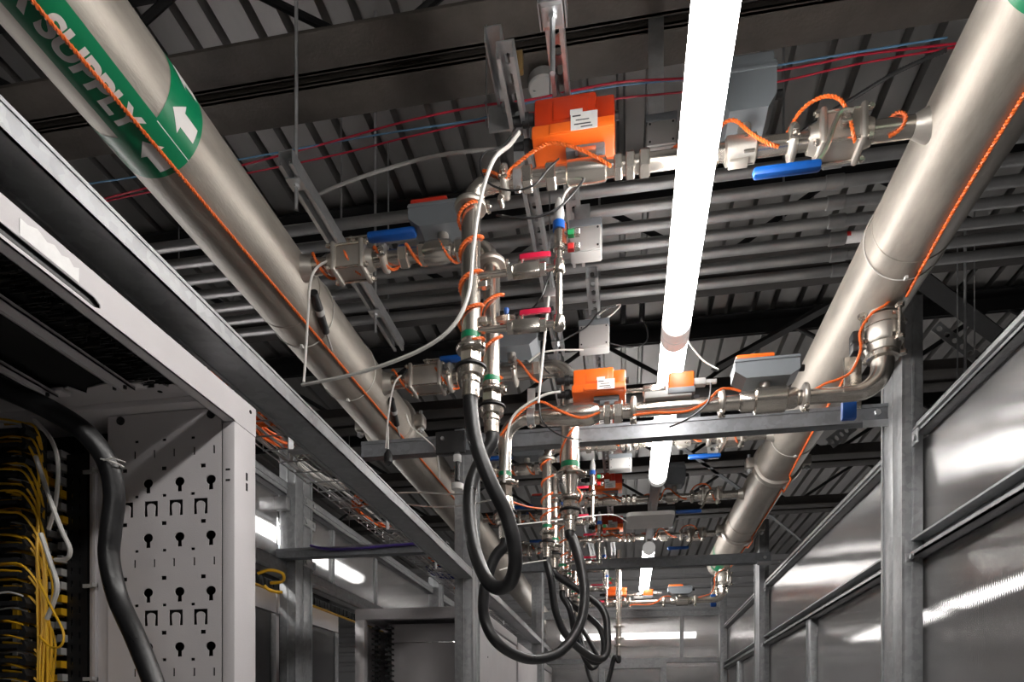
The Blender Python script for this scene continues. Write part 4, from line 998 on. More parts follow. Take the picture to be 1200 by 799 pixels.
# ---- supply branches from the left pipe
SUP = {}
def supply_row(y):
    z = ZA; r = 0.0225; X = -0.385
    t = Thing('supply_branch', 'nearest supply branch from the left pipe to the rear drop pipe', 'pipe', (-0.93, y, z), 'supply branches')
    t.part('pipe_run', MB().cyl((-0.95, y, z), (-0.87, y, z), r, 18).cyl((-0.74, y, z), (X-0.05, y, z), r*0.92, 18), STEEL)
    tri_clamp(t, (-0.705, y, z), (1, 0, 0), r)
    for x, l in ((-0.66, 0.028), (-0.60, 0.022), (-0.49, 0.026)): t.part('union_nut', MB().hexa((x, y, z), (x+l, y, z), r*1.42), STEEL)
    t.part('valve_body', MB().lathe((-0.59, y, z), (1, 0, 0), [(0, r), (0.006, r*1.3), (0.03, r*1.45), (0.06, r*1.45), (0.085, r*1.3), (0.09, r)], 20), STEEL)
    t.part('elbow', MB().tube([(X-0.06, y, z)]+[(X-0.05+0.05*math.sin(a), y, z-0.05*(1-math.cos(a))) for a in [PI/2*k/8 for k in range(9)]], r, 18), STEEL)
    SUP['supply_branch'] = t.o
    SUP['ball_valve'] = ball_valve(-0.88, -0.74, y, z, r, 1, 'up', 'blue handled ball valve on the nearest supply branch at the left pipe', 'supply ball valves').o
    SUP['grey_actuator'] = grey_drive(-0.625, -0.44, y-0.03, y+0.06, 2.94, 3.025, 'grey motor drive with a red lid on the nearest supply branch', 'grey motor drives', REDCOV, 'valve_actuator', 'actuator').o
    d = Thing('drop_pipe', 'rear drop pipe of the nearest supply branch, behind the first drop pipe', 'pipe', (X, y, 2.36), 'supply drop pipes')
    d.part('pipe_run', MB().cyl((X, y, 2.47), (X, y, z-0.048), 0.0245, 20), STEEL)
    tri_clamp(d, (X, y, z-0.052), (0, 0, 1), 0.0245, (1, 0, 0))
    d.part('green_band', MB().lathe((X, y, 2.485), (0, 0, 1), [(0, 0.0252), (0.014, 0.0252)], 20), GREEN, label='green band')
    tri_clamp(d, (X, y, 2.462), (0, 0, 1), 0.022, (0.9, -0.4, 0), m=STEEL)
    d.part('union_nut', MB().hexa((X, y, 2.452), (X, y, 2.425), 0.029), STEEL)
    d.part('gasket_flange', MB().lathe((X, y, 2.410), (0, 0, 1), [(0, 0.034), (0.002, 0.041), (0.006, 0.041), (0.008, 0.034)], 28), BLACK, label='black gasket disc')
    d.part('collar', MB().lathe((X, y, 2.372), (0, 0, 1), [(0, 0.0215), (0.004, 0.025), (0.018, 0.025), (0.020, 0.033), (0.036, 0.036), (0.040, 0.030)], 28), STEEL)
    d.part('hose_tail', MB().cyl((X, y, 2.345), (X, y, 2.374), 0.0222, 20), STEEL)
    d.part('test_port', MB().cyl((X+0.015, y-0.01, 2.66), (X+0.07, y-0.01, 2.66), 0.010, 10).hexa((X+0.035, y-0.01, 2.66), (X+0.055, y-0.01, 2.66), 0.014), STEEL)
    d.part('port_cap', MB().lathe((X+0.045, y-0.01, 2.672), (0, 0, 1), [(0, 0.004), (0.01, 0.008), (0.016, 0.008)], 10), BLUE)
    SUP['drop_pipe'] = d.o
    SUP['rope'] = rope('sensing_cable', helix_pts('x', (-0.93, y, z), (-0.45, y, z), 0.031, 5.0, 1.0), 'orange twisted cable wound along the nearest supply branch', sub=2)
    SUP['rope_drop'] = rope('sensing_cable', helix_pts('z', (X, y, 2.80), (X, y, 2.50), 0.031, 2.5, 0.6), 'orange twisted cable wound down the rear drop pipe', sub=2)
supply_row(1.92)
for y, nth in ((3.62, 'third'), (4.46, 'fourth'), (5.30, 'fifth')):
    off = (0, y-1.92, 0)
    for key, lab in (('supply_branch', nth+' supply branch from the left pipe counted from the viewer'), ('ball_valve', nth+' blue handled supply valve counted from the viewer'),
                     ('grey_actuator', nth+' grey motor drive on the supply branches'), ('drop_pipe', nth+' rear drop pipe on the supply branches'), ('rope', 'orange twisted cable on the '+nth+' supply branch'),
                     ('rope_drop', 'orange twisted cable on the '+nth+' rear drop pipe')):
        dup(SUP[key], off, lab)

# ---- second supply branch, larger, ending in the wide drop pipe
y, z, r = 2.62, ZA, 0.032
t = Thing('supply_branch', 'second supply branch, thicker, behind the first hose connection', 'pipe', (-0.94, y, z), 'supply branches')
XW = -0.217
t.part('pipe_run', MB().cyl((-0.95, y, z), (-0.87, y, z), 0.026, 18).cyl((-0.70, y, z), (XW-0.07, y, z), r, 24), STEEL)
for x, l in ((-0.66, 0.02), (-0.36, 0.03)): t.part('union_nut', MB().hexa((x, y, z), (x+l, y, z), r*1.3), STEEL)
tri_clamp(t, (-0.69, y, z), (1, 0, 0), r)
tri_clamp(t, (-0.43, y, z), (1, 0, 0), r)
t.part('elbow', MB().tube([(XW-0.08, y, z)]+[(XW-0.07+0.07*math.sin(a), y, z-0.07*(1-math.cos(a))) for a in [PI/2*k/8 for k in range(9)]], r, 22), STEEL)
ball_valve(-0.87, -0.70, y, z, 0.026, 1, 'up', 'blue handled ball valve on the second, thicker supply branch', 'supply ball valves')
grey_drive(-0.55, -0.34, y-0.05, y+0.06, 2.955, 3.06, 'grey motor drive with a red lid on the thicker supply branch', 'grey motor drives', REDCOV, 'valve_actuator', 'actuator')
rope('sensing_cable', helix_pts('x', (-0.93, y, z), (-0.33, y, z), 0.042, 3.6, 1.0), 'orange twisted cable wound along the thicker supply branch', sub=2)
d = Thing('wide_drop_pipe', 'wide polished drop pipe with green band in the centre', 'pipe', (XW, y, 2.27))
d.part('pipe_run', MB().cyl((XW, y, 2.475), (XW, y, z-0.07), 0.0355, 28), STEEL)
d.part('green_band', MB().lathe((XW, y, 2.49), (0, 0, 1), [(0, 0.0362), (0.020, 0.0362)], 28), GREEN, label='green band')
tri_clamp(d, (XW, y, 2.468), (0, 0, 1), 0.032, (1, 0, 0), m=STEEL)
d.part('reducer', MB().lathe((XW, y, 2.385), (0, 0, 1), [(0, 0.022), (0.02, 0.024), (0.075, 0.034)], 24), STEEL)
tri_clamp(d, (XW, y, 2.375), (0, 0, 1), 0.022, (0.8, -0.6, 0), m=STEEL)
d.part('gasket_flange', MB().lathe((XW, y, 2.325), (0, 0, 1), [(0, 0.034), (0.002, 0.041), (0.006, 0.041), (0.008, 0.034)], 28), BLACK, label='black gasket disc')
d.part('union_nut', MB().hexa((XW, y, 2.335), (XW, y, 2.365), 0.030), STEEL)
d.part('collar', MB().lathe((XW, y, 2.285), (0, 0, 1), [(0, 0.0215), (0.004, 0.027), (0.018, 0.027), (0.020, 0.033), (0.036, 0.036), (0.040, 0.030)], 28), STEEL)
d.part('hose_tail', MB().cyl((XW, y, 2.255), (XW, y, 2.288), 0.0222, 20), STEEL)
rope('sensing_cable', helix_pts('z', (XW, y, 2.76), (XW, y, 2.36), 0.040, 1.3, 2.4), 'orange twisted cable draped down the wide drop pipe', sub=3)

# ---- lower return line from the bottom of the right pipe (Y 2.20), copied near the end wall
LOW = {}
def lower_row(y):
    z, r = 2.505, 0.025; XN = PXR
    t = Thing('lower_branch_pipe', 'lower branch pipe hanging from the right pipe with a wide elbow', 'pipe', (XN, y, z), 'lower branch pipes')
    t.part('neck', MB().lathe((XN, y, PZR-PR+0.012), (0, 0, -1), [(0, 0.052), (0.012, 0.046), (0.018, 0.040), (0.050, 0.040), (0.052, 0.046), (0.056, 0.046)], 32), CAST)
    a = [PI/2*k/10 for k in range(11)]
    t.part('elbow', MB().tube([(XN, y, 2.625)]+[(XN-0.085*(1-math.cos(q)), y, z+0.085-0.085*math.sin(q)+0.0) for q in a]+[(XN-0.12, y, z)], [0.034]+[0.034-0.010*k/10 for k in range(11)]+[r], 24), STEEL)
    t.part('clamp_ring', MB().lathe((XN, y, 2.600), (0, 0, 1), [(0, 0.036), (0.004, 0.047), (0.018, 0.047), (0.022, 0.036)], 32), STEEL)
    t.part('pipe_run', MB().cyl((XN-0.115, y, z), (-0.335, y, z), r*0.92, 20), STEEL)
    for x in (0.555, 0.30, 0.02): tri_clamp(t, (x, y, z), (1, 0, 0), r, (0, -0.5, -0.85))
    t.part('valve_body', MB().lathe((0.535, y, z), (-1, 0, 0), [(0, r), (0.01, r*1.25), (0.035, r*1.3), (0.04, r*1.6), (0.13, r*1.6), (0.135, r*1.25), (0.17, r*1.25), (0.18, r)], 28), STEEL)
    for x, l in ((-0.015, 0.030), (-0.055, 0.022)): t.part('union_nut', MB().hexa((x, y, z), (x-l, y, z), r*1.45), STEEL)
    t.part('valve_body', MB().lathe((-0.09, y, z), (-1, 0, 0), [(0, r), (0.006, r*1.25), (0.03, r*1.5), (0.09, r*1.5), (0.12, r*1.3), (0.19, r*1.2), (0.20, r)], 24), STEEL)
    t.part('outlet_elbow', MB().tube([(-0.33, y, z)]+[(-0.335-0.075*math.sin(q), y, z-0.075*(1-math.cos(q))) for q in a]+[(-0.41, y, z-0.12)], r*0.92, 20), STEEL)
    hanger(t, -0.320, y, z, r, z+0.10)
    LOW['lower_branch_pipe'] = t.o
    v = Thing('butterfly_valve', 'bolted wafer valve between the right pipe and the wide elbow', 'valve', (XN, y, 2.68), 'wafer valves')
    v.part('body', MB().lathe((XN, y, 2.728), (0, 0, -1), [(0, 0.046), (0.002, 0.056), (0.010, 0.060), (0.075, 0.060), (0.083, 0.056), (0.085, 0.052), (0.105, 0.046), (0.107, 0.040)], 36), CAST)
    for k in range(4):
        aa = math.radians(20+90*k); bx, by = XN+0.072*math.cos(aa), y+0.072*math.sin(aa)
        v.part('tie_bolt', MB().cyl((bx, by, 2.735), (bx, by, 2.630), 0.006, 10).hexa((bx, by, 2.736), (bx, by, 2.724), 0.013).hexa((bx, by, 2.640), (bx, by, 2.628), 0.013).box(bx-0.012-0.02*math.cos(aa), bx+0.012-0.02*math.cos(aa), by-0.012-0.02*math.sin(aa), by+0.012-0.02*math.sin(aa), 2.708, 2.72).box(bx-0.012-0.02*math.cos(aa), bx+0.012-0.02*math.cos(aa), by-0.012-0.02*math.sin(aa), by+0.012-0.02*math.sin(aa), 2.645, 2.657), STEEL)
    v.part('flange_ring', MB().ring((XN, y, 2.695), (0, 0, 1), 0.060, 0.0022, 36, 6), STEEL)
    v.part('sensor_block', MB().box(XN-0.095, XN-0.06, y-0.025, y+0.015, 2.625, 2.69, 0.006).box(XN-0.098, XN-0.057, y-0.027, y-0.005, 2.65, 2.66, 0.003), BLACK)
    lv = v.part('lever', MB().cyl((XN-0.04, y, 2.66), (XN-0.04, y+0.10, 2.66), 0.008, 10).box(XN-0.085, XN-0.03, y+0.095, y+0.105, 2.50, 2.67, 0.003), STEEL)
    v.part('handle_sleeve', MB().box(XN-0.092, XN-0.046, y+0.088, y+0.112, 2.465, 2.57, 0.006), BLUE, lv, label='blue vinyl sleeve')
    LOW['butterfly_valve'] = v.o
    LOW['actuator'] = actuator(-0.180, -0.005, y-0.045, y+0.06, z+0.052, z+0.130, 'bright orange motor actuator on the lower branch in the centre', 'lower orange actuators', cover=ORANGE).o
    LOW['grey_actuator'] = grey_drive(0.335, 0.530, y-0.05, y+0.04, z+0.052, z+0.130, 'grey motor drive with orange lid on the lower branch left of the right pipe', 'lower grey drives', ORANGE, 'valve_actuator', 'actuator').o
    s = Thing('flow_transmitter', 'small orange and grey transmitter on the lower branch at the tube light', 'sensor', (0.16, y, z), 'orange transmitters')
    s.part('base', MB().box(0.055, 0.205, y-0.03, y+0.03, z+0.022, z+0.045, 0.004), LGREY)
    s.part('orange_head', MB().box(0.132, 0.212, y-0.032, y+0.03, z+0.045, z+0.100, 0.005), ORANGE)
    s.part('grey_foot', MB().box(0.130, 0.215, y-0.034, y+0.03, z+0.030, z+0.050, 0.003), GREYPL)
    s.part('clip', MB().box(0.05, 0.125, y-0.02, y+0.02, z+0.045, z+0.075, 0.008).cyl((-0.005, y-0.01, z+0.06), (0.06, y-0.01, z+0.06), 0.007, 10), STEEL)
    s.part('plug', MB().box(0.212, 0.25, y-0.018, y+0.008, z+0.06, z+0.082, 0.003).box(0.25, 0.285, y-0.012, y+0.002, z+0.064, z+0.078, 0.003), LGREY)
    LOW['flow_transmitter'] = s.o
    X = -0.41; d = Thing('drop_pipe', 'drop pipe below the lower branch elbow', 'pipe', (X, y, 2.12), 'lower drop pipes')
    d.part('pipe_run', MB().cyl((X, y, 2.30), (X, y, z-0.118), 0.0215, 20), STEEL)
    d.part('green_band', MB().lathe((X, y, 2.312), (0, 0, 1), [(0, 0.0222), (0.014, 0.0222)], 20), GREEN, label='green band')
    tri_clamp(d, (X, y, 2.29), (0, 0, 1), 0.022, (1, 0, 0), m=STEEL)
    d.part('union_nut', MB().hexa((X, y, 2.28), (X, y, 2.235), 0.026), STEEL)
    d.part('gasket_flange', MB().lathe((X, y, 2.185), (0, 0, 1), [(0, 0.034), (0.002, 0.041), (0.006, 0.041), (0.008, 0.034)], 28), BLACK, label='black gasket disc')
    d.part('collar', MB().lathe((X, y, 2.14), (0, 0, 1), [(0, 0.0215), (0.004, 0.027), (0.018, 0.027), (0.022, 0.036), (0.042, 0.036), (0.10, 0.026)], 28), STEEL)
    d.part('hose_tail', MB().cyl((X, y, 2.105), (X, y, 2.142), 0.0222, 20), STEEL)
    LOW['drop_pipe'] = d.o
    LOW['rope'] = rope('sensing_cable', [(XN+0.02, y-0.055, 2.78), (XN-0.01, y-0.062, 2.74), (XN-0.05, y-0.05, 2.72), (XN-0.075, y-0.03, 2.68), (XN-0.075, y-0.035, 2.62), (XN-0.10, y-0.03, 2.56), (XN-0.14, y-0.025, 2.54), (XN-0.17, y-0.02, 2.535), (XN-0.20, y+0.01, 2.53)], 'orange twisted cable over the wafer valve and elbow')
    LOW['rope_line'] = rope('sensing_cable', [(0.36, y+0.01, 2.545), (0.33, y-0.01, 2.545), (0.29, y-0.03, 2.535), (0.25, y-0.032, 2.50), (0.20, y-0.03, 2.478), (0.15, y-0.028, 2.475), (0.08, y-0.026, 2.48), (0.02, y-0.03, 2.475)], 'orange twisted cable slung under the lower branch at the tube light')
    LOW['rope_act'] = rope('sensing_cable', [(-0.42, y-0.03, 2.44), (-0.39, y-0.035, 2.475), (-0.33, y-0.03, 2.53), (-0.28, y-0.035, 2.54), (-0.22, y-0.04, 2.505), (-0.15, y-0.04, 2.475), (-0.09, y-0.035, 2.49)], 'orange twisted cable under the bright orange lower actuator')
lower_row(2.20)
for o_ in LOW.values(): o_.location += Vector((0, 0.08, 0.035))
off = (0, 3.55, 0)
for key, lab in (('lower_branch_pipe', 'far lower branch pipe near the end wall'), ('butterfly_valve', 'far wafer valve under the end of the right pipe'), ('actuator', 'far orange actuator on the last lower branch'),
                 ('grey_actuator', 'far grey drive with orange lid on the last lower branch'), ('flow_transmitter', 'far orange transmitter on the last lower branch'),
                 ('rope', 'orange cable on the far wafer valve'), ('rope_line', 'orange cable under the last lower branch')):
    dup(LOW[key], off, lab)
# last hose drop, near the end wall
X, y = -0.07, 5.70
d = Thing('drop_pipe', 'last drop pipe before the end wall', 'pipe', (X, y, 2.2))
d.part('pipe_run', MB().cyl((X, y, 2.20), (X, y, 2.95), 0.024, 16), STEEL)
for zz in (2.22, 2.16, 2.32): tri_clamp(d, (X, y, zz), (0, 0, 1), 0.024, (1, 0, 0), m=STEEL)
d.part('hose_tail', MB().cyl((X, y, 2.08), (X, y, 2.20), 0.022, 16), STEEL)

# =================================================================== HOSES
def hose(pts, label, r=0.0192, sub=12):
    t = Thing('rubber_hose', label, 'hose', pts[0], 'black rubber hoses')
    c = spline(pts, sub)
    t.part('hose', MB().tube(c, r, 20), RUBBER)
    for a, b in ((c[0], c[1]), (c[-1], c[-2])):
        d = (b-a).normalized(); t.part('ferrule', MB().lathe(a-d*0.004, d, [(0, r*1.16), (0.016, r*1.16), (0.018, r*1.0)], 20), STEEL)
    return t
hose([Vector((-0.395, 1.70, 2.352)), Vector((-0.395, 1.70, 2.31)), atY(558, 520, 1.70), atY(575, 565, 1.71), atY(594, 605, 1.73), atY(604, 650, 1.75), atY(599, 680, 1.78), atY(584, 689, 1.80), atY(569, 677, 1.82),
      atY(555, 640, 1.85), atY(550, 600, 1.88), atY(553, 565, 1.90), atY(566, 535, 1.915), Vector((-0.385, 1.92, 2.315)), Vector((-0.385, 1.92, 2.352))], 'black hose in a narrow loop in front, left of centre')
hose([Vector((-0.41, 2.28, 2.147)), Vector((-0.41, 2.28, 2.115)), atY(579, 655, 2.28), atY(568, 690, 2.28), atY(568, 725, 2.29), atY(585, 755, 2.30), atY(620, 772, 2.38), atY(655, 764, 2.45), atY(678, 735, 2.52),
      atY(685, 700, 2.56), atY(681, 665, 2.59), atY(672, 635, 2.62), Vector((XW, 2.62, 2.235)), Vector((XW, 2.62, 2.262))], 'long black hose in the widest loop below the centre pipes')
hose([Vector((-0.395, 3.38, 2.352)), Vector((-0.395, 3.38, 2.31)), atY(646, 680, 3.38), atY(651, 715, 3.40), atY(664, 745, 3.44), atY(690, 768, 3.50), atY(708, 770, 3.54), atY(712, 745, 3.57), atY(703, 710, 3.60), Vector((-0.37, 3.62, 2.30)), Vector((-0.385, 3.62, 2.352))], 'black hose looping right behind the wide loop')
hose([Vector((-0.395, 4.22, 2.352)), Vector((-0.395, 4.22, 2.30)), atY(668, 715, 4.22), atY(676, 750, 4.26), atY(694, 775, 4.32), atY(707, 768, 4.38), atY(702, 735, 4.42), Vector((-0.37, 4.46, 2.30)), Vector((-0.385, 4.46, 2.352))], 'smaller black hose loop of the third drop pipe')
hose([Vector((-0.395, 5.06, 2.352)), Vector((-0.395, 5.06, 2.30)), atY(676, 740, 5.06), atY(682, 765, 5.12), atY(693, 783, 5.20), atY(700, 770, 5.26), Vector((-0.37, 5.30, 2.30)), Vector((-0.385, 5.30, 2.352))], 'small black hose loop of the fourth drop pipe')
hose([Vector((-0.395, 5.74, 2.352)), Vector((-0.39, 5.74, 2.28)), atY(684, 760, 5.70), atY(690, 790, 5.65), atY(700, 815, 5.60)], 'black hose hanging straight from the fifth drop pipe')
hose([Vector((X, y, 2.09)), Vector((X, y, 2.03)), atY(720, 770, 5.70), atY(715, 790, 5.70), atY(708, 815, 5.68)], 'black hose hanging from the last drop pipe near the end wall')

# =================================================================== CONDUITS, STRUTS, RODS
for i in range(7):
    yy = 2.32+0.094*i; zz = 3.31
    nm = ['nearest', 'second', 'third', 'fourth', 'fifth', 'sixth', 'farthest'][i]
    t = Thing('conduit', nm+' of the seven grey conduits crossing under the roof', 'conduit', (0, yy, zz), 'parallel grey conduits')
    t.part('tube', MB().cyl((-3.6, yy, zz), (3.6, yy, zz), 0.0185, 14), CONDUIT)
    for x in (-1.35, 0.62+0.03*i, 2.1): t.part('coupling', MB().lathe((x, yy, zz), (1, 0, 0), [(0, 0.0195), (0.002, 0.022), (0.058, 0.022), (0.06, 0.0195)], 14), CONDUIT)
    if i == 4:
        c = atZ(995, 283, 3.31)
        t.part('marker_label', MB().lathe((c.x-0.04, yy, zz), (1, 0, 0), [(0, 0.0192), (0.08, 0.0192)], 14, cap=False), PAPER, label='white and red marker label')
        t.part('marker_stripe', MB().lathe((c.x-0.04, yy, zz+0.001), (1, 0, 0), [(0, 0.0196), (0.035, 0.0196)], 14, cap=False), REDP)
def strut(name, x, y0, y1, z, label, w=0.041, h=0.041, lips=True):
    t = Thing(name, label, 'strut', (x, y0, z), 'perforated struts')
    holes_ = []
    yy = y0+0.04
    while yy < y1-0.04:
        holes_.append([(x-0.007, yy-0.010), (x, yy-0.014), (x+0.007, yy-0.010), (x+0.007, yy+0.010), (x, yy+0.014), (x-0.007, yy+0.010)]); yy += 0.05
    t.part('back', MB().holed([(x-w/2, y0), (x+w/2, y0), (x+w/2, y1), (x-w/2, y1)], holes_, (0, 0, z+h-0.003), (1, 0, 0), (0, 1, 0), (0, 0, 1), 0.003), ZINC, smooth=0)
    for s in (-1, 1):
        xa = x+s*w/2
        t.part('side', MB().box(min(xa, xa-s*0.003), max(xa, xa-s*0.003), y0, y1, z, z+h-0.003).box(min(xa-s*0.003, xa-s*0.010), max(xa-s*0.003, xa-s*0.010), y0, y1, z, z+0.003).box(min(xa-s*0.008, xa-s*0.010), max(xa-s*0.008, xa-s*0.010), y0, y1, z+0.003, z+0.009), ZINC, smooth=0)
    return t
def rod(p, z0, z1, label, r=0.005, nuts=()):
    t = Thing('threaded_rod', label, 'rod', (p[0], p[1], z0), 'threaded hanger rods')
    t.part('rod', MB().cyl((p[0], p[1], z0), (p[0], p[1], z1), r, 8), ZINC)
    for z in nuts:
        t.part('nut', MB().hexa((p[0], p[1], z), (p[0], p[1], z+0.009), 0.010), ZINC)
        t.part('square_washer', MB().box(p[0]-0.021, p[0]+0.021, p[1]-0.021, p[1]+0.021, z+0.009, z+0.013), ZINC)
    return t
strut('perforated_strut', -0.270, 1.50, 2.75, 2.995, 'perforated strut above the left end of the nearest upper branch')
strut('perforated_strut', -0.160, 1.15, 2.30, 3.045, 'perforated strut passing behind the nearest orange actuator from the top edge')
strut('perforated_strut', -0.120, 2.34, 6.2, 3.03, 'long perforated strut behind the two grey sensor boxes')
strut('perforated_strut', -0.300, 2.80, 6.2, 2.995, 'long perforated strut left of the second row of manifolds')
strut('perforated_strut', -0.905, 1.70, 2.62, 3.005, 'perforated strut beside the left pipe above the blue supply valve')
rod((-0.160, 1.47), 2.915, 4.1, 'bright threaded rod in front of the brown truss at the top', 0.006, (3.03,))
single('clamp_plate', MB().box(-0.188, -0.132, 1.44, 1.50, 3.04, 3.046, 0.001).box(-0.190, -0.184, 1.44, 1.50, 3.04, 3.09).box(-0.136, -0.130, 1.44, 1.50, 3.04, 3.09), ZINC, 'square clamp plate on the strut at the top of the picture', 'bracket', (-0.16, 1.47, 3.04))
rod((-0.905, 1.76), 2.93, 4.1, 'threaded rod at the near end of the strut beside the left pipe', 0.005, (2.99,))
rod((-0.905, 2.36), 2.93, 4.1, 'threaded rod at the far end of the strut beside the left pipe', 0.005, (2.99,))
rod((-0.270, 2.65), 2.95, 4.1, 'threaded rod above the thicker supply branch', 0.005, (2.98,))
rod((-0.120, 3.0), 2.98, 4.1, 'threaded rod on the long strut behind the sensor boxes', 0.005, (3.015,))
for i, (px, Y, zlo) in enumerate(((1131, 3.05, 2.95), (1122, 3.25, 3.0), (1142, 3.25, 2.95))):
    c = atY(px, 360, Y); rod((c.x, Y), zlo, 4.1, ('right', 'left', 'thin far')[i]+' hanger rod right of the right pipe', 0.006 if i == 0 else 0.003)
for i, (px, Y) in enumerate(((768, 2.05), (400, 2.6), (455, 2.9))):
    c = atY(px, 260, Y) if i else Vector((0.72-0.16, 2.6, 0)); rod((c.x, 2.6 if i == 0 else Y), 3.30, 4.1, ('hanger rod behind the conduits left of the right pipe', 'hanger rod over the conduits left of the blue supply handle', 'hanger rod over the conduits right of the blue supply handle')[i], 0.004)
for px, Y in ((985, 2.1),):
    c = atY(px, 150, Y)
def strap(p, q, w, n, label):
    p, q = Vector(p), Vector(q); d = (q-p); L = d.length; d.normalize(); up = Vector((0, 0, 1)); s = (up-d*up.dot(d)).normalized() if abs(d.z) < 0.95 else Vector((1, 0, 0)); nrm = d.cross(s)
    hs = [[((i+0.5)*L/n+0.3*L/n*math.cos(2*PI*k/8), w*0.24*math.sin(2*PI*k/8)) for k in range(8)] for i in range(n)]
    return single('perforated_strap', MB().holed([(0, -w/2), (L, -w/2), (L, w/2), (0, w/2)], hs, p, d, s, nrm, 0.003), ZINC, label, 'strap', p, 'perforated straps', smooth=0)
strap(atY(1096, 382, 3.3), atY(1160, 432, 3.3), 0.05, 7, 'perforated steel strap right of the right pipe')
strap(atY(834, 515, 3.42), atY(836, 538, 3.42), 0.05, 3, 'short perforated strap below the second blue valve handle')
strap(atY(972, 520, 3.6), atY(1000, 498, 3.6), 0.06, 5, 'perforated angle strap behind the right end of the cross channel')

# ---- bracket hardware by the truss
k = Thing('strut_bracket', 'short perforated strut bracket hanging left of the nearest actuator', 'bracket', (-0.33, 1.62, 3.05))
c0 = atY(592, 72, 1.66); 
k.part('channel', MB().box(-0.322, -0.318, 1.52, 1.70, 3.06, 3.095).box(-0.286, -0.282, 1.52, 1.70, 3.06, 3.095).box(-0.322, -0.282, 1.52, 1.70, 3.092, 3.095), ZINC, smooth=0)
k.part('plate', MB().box(-0.345, -0.255, 1.685, 1.692, 3.00, 3.065, 0.002), ZINC)
k.part('bolt', MB().hexa((-0.302, 1.67, 3.05), (-0.302, 1.685, 3.05), 0.010), ZINC)
k.part('clip', MB().box(-0.262, -0.245, 1.60, 1.615, 3.06, 3.11, 0.002), COPPER)
k = Thing('junction_box', 'round pale junction cover beside the nearest strut', 'box', (-0.22, 2.0, 3.35))
c = atZ(637, 105, 3.55)
k.part('cover', MB().lathe(c, (0, 0, 1), [(0, 0.045), (0.004, 0.05), (0.03, 0.05)], 24), LGREY)
k.part('screw', MB().cyl(c-Vector((0.03, 0, 0.003)), c+Vector((-0.03, 0, 0.001)), 0.004, 8), ZINC)

def sensor_box(c, w, h, d, label, ztop=3.05):
    t = Thing('sensor_box', label, 'box', c, 'grey sensor boxes')
    b = t.part('box', MB().box(c[0]-w/2, c[0]+w/2, c[1], c[1]+d, c[2]-h/2, c[2]+h/2, 0.005), LGREY)
    t.part('lid', MB().box(c[0]-w/2+0.002, c[0]+w/2-0.002, c[1]-0.008, c[1], c[2]-h/2+0.002, c[2]+h/2-0.002, 0.003), LGREY)
    t.part('top_cap', MB().box(c[0]-w/2-0.001, c[0]+w/2+0.001, c[1]-0.01, c[1]+d, c[2]+h/2-0.006, c[2]+h/2+0.016, 0.002), GREYPL)
    t.part('mount', MB().box(c[0]-0.035, c[0]+0.01, c[1]+d, c[1]+d+0.004, c[2]-0.01, max(c[2]+h/2+0.05, ztop)), ZINC)
    for sx in (-1, 1):
        for sz in (-1, 1): t.part('screw', MB().cyl((c[0]+sx*(w/2-0.01), c[1]-0.0095, c[2]+sz*(h/2-0.012)), (c[0]+sx*(w/2-0.01), c[1]-0.0075, c[2]+sz*(h/2-0.012)), 0.003, 8), BLACK, b)
    return t
sensor_box(atY(686, 280, 1.98), 0.092, 0.075, 0.05, 'pale grey sensor box behind the pressure sensor')
sensor_box(atY(696, 394, 2.50), 0.110, 0.085, 0.05, 'pale grey sensor box above the lower orange actuator')
sensor_box(atY(727, 543, 3.40), 0.11, 0.06, 0.05, 'small grey box under the second upper branch')
sensor_box(atY(775, 157, 2.0), 0.085, 0.075, 0.06, 'dark grey box just left of the tube light', 3.605)

# =================================================================== WIRES
def onpipe(X, Z, Y, a, e=0.005): return Vector((X+(PR+e)*math.cos(math.radians(a)), Y, Z+(PR+e)*math.sin(math.radians(a))))
single('sensing_cable', rope_mb([onpipe(PXL, PZL, *q) for q in [(0.4+0.14*i, -78+6.0*(0.4+0.14*i-0.4)**0.9*2.1) for i in range(26)]], 0.0026, 0.018), ROPE, 'orange twisted cable running along the underside of the left pipe', 'cable', onpipe(PXL, PZL, 0.4, -78))
rp_pts = spline([onpipe(PXR, PZR, *q) for q in ((0.5, -90), (1.0, -87), (1.53, -86), (1.83, -83), (2.06, -76), (2.20, -70))], 30)
single('sensing_cable', rope_mb(rp_pts, 0.0028, 0.018), ROPE, 'orange twisted cable along the underside of the right pipe, up to the wafer valve', 'cable', rp_pts[0])
rp_pts = spline([onpipe(PXR, PZR, *q) for q in ((2.30, -95), (2.7, -88), (3.09, -85), (3.6, -74), (3.70, -70), (3.84, -68), (4.16, -63), (4.8, -58), (5.5, -62), (5.72, -70))], 30)
rp_pts = [p+Vector((0.4*(p.x-PXR), 0, 0.4*(p.z-PZR)))*(0.45 if abs(p.y-3.78) < 0.1 or abs(p.y-5.0) < 0.1 else 0) for p in rp_pts]
single('sensing_cable', rope_mb(rp_pts, 0.0028, 0.018), ROPE, 'orange twisted cable along the far half of the right pipe', 'cable', rp_pts[0])
for X_, Z_, y, ln, lb in ((PXR, PZR, 2.10, 0.012, 'white cable tie round the right pipe above the wafer valve'), (PXR, PZR, 3.40, 0.012, 'white cable tie round the right pipe below the cross channel'),
                  (PXL, PZL, 2.12, 0.01, 'white cable tie round the left pipe below the first valve'), (PXL, PZL, 2.50, 0.01, 'white cable tie round the left pipe above the cross channel')):
    t = Thing('cable_tie', lb, 'cable tie', (X_, y, Z_), 'cable ties on the pipes')
    t.part('loop', MB().ring((X_, y, Z_), (0, 1, 0.12), PR+0.003, 0.0018, 48, 6), WHITEC)
    t.part('head', MB().box(X_-0.004, X_+0.004, y-0.006, y+0.006, Z_-PR-0.010, Z_-PR-0.001), WHITEC)
W33 = lambda px, py: atZ(px, py, 3.34)
